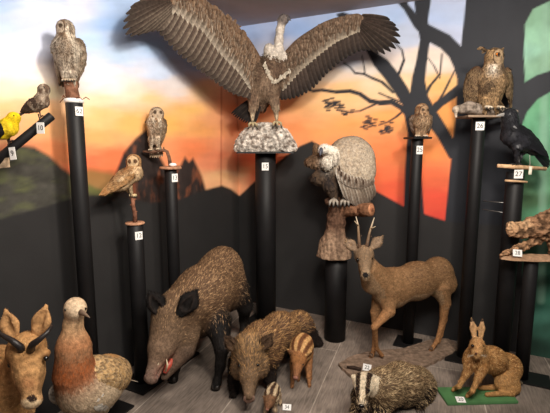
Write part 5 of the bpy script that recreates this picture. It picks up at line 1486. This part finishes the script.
def spread_vulture():
    Y0 = 3.66
    f1, f2 = P(252.5, 123.5, Y0 - .05), P(276.5, 122.5, Y0 - .04)
    t = thing('vulture', 'huge vulture with spread wings and bare white neck on the pale rock', 'vulture', (f1 + f2) / 2)
    B = Body(.007, .05)
    br, pale, neck = (98, 76, 62), (196, 178, 156), (216, 206, 194)
    ch, md, lo = P(272, 66, Y0 - .02), P(266, 84, Y0), P(260, 103, Y0 + .08)
    B.cone(ch, md, .095, .12, br, flow=V(0, 0, -1)); B.cone(md, lo, .12, .07, br, flow=V(-.1, .1, -1))
    B.ell(P(258, 72, Y0), (.09, .08, .12), br); B.ell(P(282, 68, Y0), (.08, .08, .10), br)
    # thighs and shanks
    for (a, k, an) in ((P(255, 92, Y0 - .03), P(252.5, 109, Y0 - .05), f1), (P(272, 92, Y0 - .02), P(276, 107, Y0 - .04), f2)):
        B.cone(a, k, .065, .03, (126, 102, 84), .03, flow=V(0, 0, -1)); B.cone(k, an + V(0, 0, .03), .026, .014, (206, 190, 160), .012, flow=V(0, 0, -1))
    B.mesh(); B.paint(streaks(61, (176, 150, 124), .5, 40, 12)); body = B.build('body', t)
    coat_ob(B, 'plumage', body, lambda mb: B.plumes(mb, 2400, .05, .018, .08, .25, .15, edge=(150, 126, 104), edgek=.35, mid=(60, 46, 38), midk=.5, lenfn=lambda p, N: np.where(p[:, 2] < P(260, 108, Y0)[2], .35, 1.)), M['plume'])
    # neck and head: one smooth downy piece
    B = Body(.005, .03)
    nk = [P(273, 60, Y0 - .05), P(278.5, 50, Y0 - .06), P(279, 40, Y0 - .07), P(280, 30, Y0 - .08), P(282, 22, Y0 - .09)]
    B.chain(nk, [.066, .040, .032, .030, .033], neck, .02); B.ell(P(269, 51, Y0 - .05), (.045, .045, .06), neck, k=.02); B.ell(P(284, 58, Y0 - .05), (.045, .045, .05), neck, k=.02); B.ell(P(283.5, 19.5, Y0 - .10), (.050, .036, .038), (150, 138, 132), V(.8, -.6, .05), k=.02)
    B.mesh()
    hc = P(284, 19, Y0 - .10)
    def paint(p, N, C):
        d = np.linalg.norm(p - hc, axis=1); k = np.clip((.062 - d) / .02, 0, 1)[:, None] * .8
        C = C * (1 - k) + lin((104, 96, 94)) * k
        s = np.clip(vnoise(p[:, 0] * 70, p[:, 2] * 70, 71) * 3 - 1.3, 0, 1)[:, None] * .35
        return C * (1 - s) + lin((150, 130, 118)) * s
    B.paint(paint); hd = B.build('bare_neck_and_head', t)
    coat_ob(B, 'down', hd, lambda mb: B.coat(mb, 1500, .014, .003, .4, .15, .3), M['fur'])
    bill(t, P(287, 18.5, Y0 - .125), P(292, 18.2, Y0 - .165), .018, .32, (92, 88, 90), 1.1)
    eye(t, hc + V(.018, -.032, .010), .007); eye(t, hc + V(.030, .020, .010), .007)
    # pale ruff at the base of the neck and the collar of long feathers
    mb = MB()
    for i in range(420):
        a = rng.uniform(0, 6.283); rr = .062 + .012 * rng.random(); q = P(274, 60, Y0 - .03) + V(rr * math.cos(a), rr * .8 * math.sin(a), .02 * rng.normal())
        d = unit(V(math.cos(a) * .6, math.sin(a) * .6, rng.normal(-.1, .5))); mb.feather(q, q + d * .036, .011, V(math.cos(a), math.sin(a), .6), lin((222, 210, 190)) * rng.uniform(.8, 1.05), lin((238, 230, 214)), None, .2, .4, .2, 4)
    for (x0, y0, x1, y1) in ((265, 62, 268, 72), (268, 72, 274, 81), (274, 81, 282, 76), (282, 76, 290, 69)):
        for k in range(14):
            q = P(x0 + (x1 - x0) * k / 14, y0 + (y1 - y0) * k / 14, Y0 - .125); mb.feather(q + rng.normal(0, .006, 3), q + V(rng.normal(0, .010), -.006, -.026), .013, V(0, -1, .2), lin((214, 200, 178)) * rng.uniform(.8, 1), lin((236, 226, 210)), None, .1, .4, .2, 4)
    mb.build('ruff', M['plume'], t)
    fan_tail(t, P(258, 99, Y0 + .06), P(241, 121, Y0 - .02), V(-.2, -.9, .4), .17, 11, (44, 37, 34), (78, 64, 54), .35, (30, 27, 27))
    YL = lambda x, y: 3.60 - np.clip((250 - x) / 126, -.1, 1.1) * .93 - .02
    YR = lambda x, y: 3.62 - np.clip((x - 287) / 113, -.1, 1.1) * .36
    L_LE = [(262, 66), (257, 56), (247, 38), (233, 21), (219, 10), (203, 0), (188, -5), (180, -4.5), (171, -3)]
    L_CV = [(256, 92), (250, 80), (242, 64), (229, 50), (216, 34), (206, 20), (192, 12), (183, 4), (175, 3)]
    L_TE = [(250, 97), (243, 97), (230, 93), (211, 80), (192, 66), (176, 53), (166, 42), (161, 36), (156, 31)]
    L_tips = [(178, 5, 151, 32), (177, 4, 144, 34), (176, 3, 137, 36), (175, 2, 130, 37.5), (174, 1, 125, 36), (173, 0, 122.5, 30), (172, -1, 123, 23), (171, -2, 125.5, 15.5), (171, -3, 130, 9), (170, -4, 139, 1)]
    spread_wing(t, L_LE, L_CV, L_TE, L_tips, YL, -1, [(128, 100, 78), (106, 82, 64), (140, 112, 88)], (112, 92, 76), (226, 214, 194), (94, 78, 68), (168, 152, 134), (66, 56, 50))
    R_LE = [(281, 66), (287, 55), (295, 46), (303, 38), (324, 24), (337, 19.5), (347, 17), (356, 15.5), (362, 15.5)]
    R_CV = [(284, 84), (289, 74), (297, 62), (306, 53), (324, 39), (336, 31), (344, 28), (352, 24), (358, 22)]
    R_TE = [(282, 100), (289, 99.5), (300, 96.5), (313, 89), (325, 76), (337, 65), (347, 58), (356, 53), (364, 51)]
    R_tips = [(354, 25, 370, 51), (355, 24, 378, 54), (356, 23, 385, 54.5), (357, 22, 391, 52), (358, 21, 396, 49), (359, 20, 400, 44), (360, 19, 400.5, 37), (361, 18, 399, 31), (362, 17, 396, 26), (362, 16, 390, 20.5)]
    spread_wing(t, R_LE, R_CV, R_TE, R_tips, YR, 1, [(122, 98, 80), (100, 80, 64), (132, 108, 88)], (112, 92, 76), (214, 200, 178), (84, 70, 62), (158, 142, 124), (36, 32, 32))
    for f in (f1, f2): bird_foot(t, f - V(0, 0, .004), V(.1, -1, -.25), .0125, .075, (180, 164, 130), -.03)
    return t
spread_vulture()

# ---------------- the hunched vulture on its flared stump
def stump():
    c = TH_ + V(0, 0, .0005); Y = 3.34
    B = Body(.007, .05)
    wd, lt = (92, 68, 54), (150, 124, 102)
    B.cone(V(*P(334, 256, Y)[:2], c[2] + .012), P(334, 247, Y), .142, .118, lt, .03, flow=V(0, 0, 1)); B.cone(P(334, 247, Y), P(335, 236, Y), .112, .080, lt, .03, flow=V(0, 0, 1)); B.cone(P(335, 238, Y), P(336, 218, Y), .082, .066, wd, .03, flow=V(0, 0, 1)); B.cone(P(336, 220, Y), P(338, 203, Y), .068, .066, wd, .03, flow=V(0, 0, 1))
    B.cone(P(342, 210, Y), P(363, 209.5, Y - .13), .058, .046, (122, 86, 64), .03, flow=V(1, -.5, 0))
    B.cone(P(338, 206, Y), P(330, 202, Y - .02), .046, .04, wd, .03)
    B.mesh(); n = rough_mesh(B, .009, 18, 5); B.pts[:, 2] = np.maximum(B.pts[:, 2], c[2])
    k = np.clip(vnoise(B.pts[:, 0] * 50, B.pts[:, 2] * 9, 81) * 4 - 1.8, 0, 1)[:, None] * .55
    B.C = B.C * (1 - k) + lin((62, 44, 36)) * k
    o = B.build('tree_stump', None, M['bark'], org=c); tag(o, 'flared brown tree stump with a sawn side branch beneath the hunched vulture', 'stump')
    e0, e1 = P(364, 210, Y - .13), P(371.5, 209.5, Y - .175); d = unit(e1 - e0)
    mb = MB(); mb.tube([e0 - d * .03, e1 - d * .003, e1], [.052, .053, .047], [(118, 82, 60)] * 3, 22); o2 = mb.build('sawn_branch', M['bark'], o)
    mb = MB(); mb.tube([e1 - d * .001, e1 + d * .0015], [.044, .043], (190, 132, 96), 22); mb.tube([e1, e1 + d * .002], [.018, .017], (156, 100, 72), 16); mb.build('cut_face', M['wood'], o2)
stump()

def hunched_vulture():
    Y = 3.30
    root = P(338, 201, Y)
    t = thing('vulture', 'hunched pale vulture with folded wings and lowered head on the flared stump', 'vulture', root)
    B = Body(.0065, .05)
    br, pale, dk, ruf = (140, 114, 90), (204, 184, 158), (40, 34, 33), (240, 230, 214)
    top, md, lo = P(345, 157, Y + .06), P(346, 172, Y + .05), P(345, 190, Y + .05)
    B.cone(top, md, .125, .135, br, flow=V(.1, 0, -1)); B.cone(md, lo, .15, .08, dk, flow=V(.1, 0, -1), cs_=.03)
    B.ell(P(331, 176, Y - .0), (.075, .085, .16), dk, V(.15, 0, -1), flow=V(.1, 0, -1)); B.ell(P(319, 161, Y + .0), (.055, .07, .11), (120, 92, 70), V(.1, 0, -1), flow=V(.1, 0, -1))
    B.ell(P(333, 157, Y - .07), (.075, .07, .075), ruf, k=.02, flow=V(.3, -.2, -1)); B.ell(P(327, 163, Y - .09), (.045, .045, .05), ruf, k=.02, flow=V(0, -.2, -1))
    for (a, b) in ((P(331, 186, Y - .05), P(335, 200, Y - .05)), (P(346, 190, Y - .0), P(345, 200, Y - .02))): B.cone(a, b, .06, .026, dk, .03, flow=V(0, 0, -1))
    B.mesh(); B.paint(streaks(91, (130, 104, 80), .35, 40, 14)); body = B.build('body', t)
    coat_ob(B, 'plumage', body, lambda mb: B.plumes(mb, 2600, .036, .014, .06, .3, .15, edge=(150, 124, 98), edgek=.22, mid=(60, 46, 38), midk=.5), M['plume'])
    # head tucked forward over the breast
    B = Body(.0045, .02)
    h = P(322.5, 149.5, Y - .13)
    B.cone(P(333, 152, Y - .10), P(325, 149, Y - .125), .042, .036, ruf, .02, flow=V(1, 0, 0)); B.ell(h, (.038, .030, .032), (214, 206, 198), V(-.6, -.7, -.3), k=.02, flow=V(.6, .5, .2))
    B.mesh(); hd = B.build('bare_neck_and_head', t); coat_ob(B, 'down', hd, lambda mb: B.coat(mb, 900, .014, .003, .4, .12, .3), M['fur'])
    bill(t, P(321.5, 150.5, Y - .155), P(319.5, 153.5, Y - .20), .021, .4, (62, 64, 76), 1.2)
    eye(t, h + V(-.034, -.012, .010), .006); eye(t, h + V(.012, -.034, .012), .006)
    # broad near wing: mantle of small pale feathers over grey flight feathers
    B = Body(.006, .04)
    out = V(.25, -1, .12)
    B.ell(P(352.5, 161, Y - .045), (.185, .105, .172), pale, V(.16, -.05, -1), flow=V(.12, -.02, -1), k=.05)
    B.ell(P(358, 174, Y - .06), (.10, .085, .13), pale, V(.2, 0, -1), flow=V(.15, -.02, -1), k=.05)
    B.ell(P(347, 148, Y - .02), (.12, .10, .075), (160, 134, 108), V(1, 0, .1), flow=V(.4, .1, -.8), k=.04)
    B.mesh(); B.paint(streaks(95, (170, 146, 120), .35, 30, 30)); mb = MB()
    # flight feathers fanned beneath
    R_ = curve([P(337, 172, Y - .16), P(346, 178, Y - .165), P(358, 181, Y - .15), P(371, 179, Y - .09)], 13); T_ = curve([P(347, 200, Y - .10), P(356, 206.5, Y - .08), P(366, 206, Y - .06), P(375, 196, Y - .01)], 13)
    for i in range(13):
        mb.feather(R_[i], T_[i] + V(0, .003 * (i % 2), 0), .040, out, lin((160, 142, 124)) * rng.uniform(.75, 1.1), lin((232, 222, 206)), lin((130, 114, 102)), .05, .6, .35, 7)
    for i in range(13):
        k = R_[i] + (T_[i] - R_[i]) * .30; mb.feather(R_[i] + V(0, -.012, .03), k + V(0, -.014, 0), .045, out, lin((150, 132, 116)), lin((226, 218, 204)), None, .08, .5, .3, 5)
    mb.add(B.pts, B.quads.tolist(), B.C)
    B.plumes(mb, 3000, .026, .013, .06, .16, .18, edge=(236, 228, 214), edgek=.5, mid=(130, 106, 84), midk=.5)
    for (px, py) in ((341, 174), (349, 179), (356, 181), (363, 182), (345, 177), (339, 168)):
        q = P(px, py, Y - .195); mb.feather(q + V(0, 0, .02), q + V(.006, 0, -.02), .014, V(0, -1, 0), lin((84, 66, 54)), lin((84, 66, 54)), None, .05, .5, .2, 4)
    mb.build('wing', M['plume'], t)
    folded_wing(t, P(316, 146, Y - .02), P(327, 192, Y + .06), V(-.55, -.83, 0), .10, (122, 92, 68), (176, 146, 112), 0, None, .16, 240, 9, .16, .006, flight=(74, 60, 52))
    fan_tail(t, P(352, 190, Y + .10), P(362, 206, Y + .12), V(.2, -.9, .2), .15, 9, (84, 72, 64), (140, 124, 110), .2)
    for (px, py, dy) in ((334, 201, -.075), (345, 201, -.05)): bird_foot(t, P(px, py, Y + dy), V(-.2, -1, -.2), .0135, .065, (150, 140, 128), -.03, P(px - 1, py - 9, Y + dy + .02))
    return t
hunched_vulture()

# ---------------- shelf of bark at the right edge
def bark_shelf():
    Y = 2.72; zb = T28[2] + .0005
    bl = P(502, 257, Y)
    zc = zb + .0125
    v0 = V(P(500.5, 256, Y)[0], Y - .0, zc); v1 = V(P(566, 256, Y)[0], Y - .03, zc)
    d = unit(v1 - v0); sd = V(-d[1], d[0], 0)
    mb = MB(); n = 26; vv, ff = [], []
    for i in range(n + 1):
        k = i / n; c = v0 + (v1 - v0) * k; w = .055 * (math.sin(min(1, k * 3.2 + .12) * math.pi / 2)) * (1 + .10 * math.sin(k * 17)); h = .0118
        vv += [c - sd * w - V(0, 0, h), c - sd * w + V(0, 0, h), c + sd * w + V(0, 0, h), c + sd * w - V(0, 0, h)]
    for i in range(n):
        for k in range(4): ff.append([i * 4 + k, i * 4 + (k + 1) % 4, (i + 1) * 4 + (k + 1) % 4, (i + 1) * 4 + k])
    ff += [[0, 1, 2, 3], [n * 4 + 3, n * 4 + 2, n * 4 + 1, n * 4]]
    mb.add(vv, ff, lin((178, 142, 112))); o = mb.build('wooden_shelf', M['wood'], None, False, org=V(T28[0], Y, zb)); tag(o, 'raw-edged wooden board on the post at the right edge', 'shelf')
    bm = bmesh.new(); bm.from_mesh(o.data); bmesh.ops.recalc_face_normals(bm, faces=bm.faces); bm.to_mesh(o.data); bm.free()
    card(o, P(517.5, 253, Y - .062), V(1, -.05, -.08), V(0, .35, 1), .058, .044, '28', size=.78)
    zt = zc + .0122
    B = Body(.005, .02)
    a = V(*P(502, 254.5, Y - .02)[:2], zt + .010); b_ = P(538, 239, Y)
    B.chain([a, a * .55 + b_ * .45 + V(0, 0, -.006), b_, P(546, 233, Y)], [.010, .021, .026, .03], (166, 128, 96))
    for (px, py, r) in ((512, 229, .036), (519, 228, .040), (526, 227, .040)): B.ell(P(px, py, Y - .01), (r, r * .9, r * 1.0), (176, 138, 104))
    B.ell(P(509.5, 224.5, Y - .02), (.016, .016, .02), (196, 160, 124)); B.ell(P(525, 224, Y - .03), (.018, .018, .02), (206, 170, 132)); B.cone(P(511, 233, Y - .01), P(528, 234, Y - .01), .024, .03, (150, 112, 84))
    B.cone(P(524, 229, Y), P(540, 228, Y + .01), .045, .07, (150, 114, 86)); B.cone(P(540, 228, Y + .01), P(562, 222, Y), .075, .105, (138, 104, 78)); B.cone(P(528, 222, Y), P(552, 214, Y), .018, .03, (130, 98, 74))
    B.cone(P(556, 235, Y), V(*P(558, 250, Y)[:2], zt + .03), .06, .05, (138, 104, 78))
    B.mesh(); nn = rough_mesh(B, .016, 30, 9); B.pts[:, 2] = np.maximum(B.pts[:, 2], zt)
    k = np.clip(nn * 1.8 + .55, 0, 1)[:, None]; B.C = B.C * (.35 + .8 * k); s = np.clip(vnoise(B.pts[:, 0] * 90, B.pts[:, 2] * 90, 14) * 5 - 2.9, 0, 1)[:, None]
    B.C = B.C * (1 - s * .7) + lin((52, 36, 28)) * s * .7
    o = B.build('bark_log', None, M['bark'], org=V(P(530, 250, Y)[0], Y, zt)); tag(o, 'knobbly pitted bark log with a slanting root on the wooden board at the right edge', 'log')
bark_shelf()
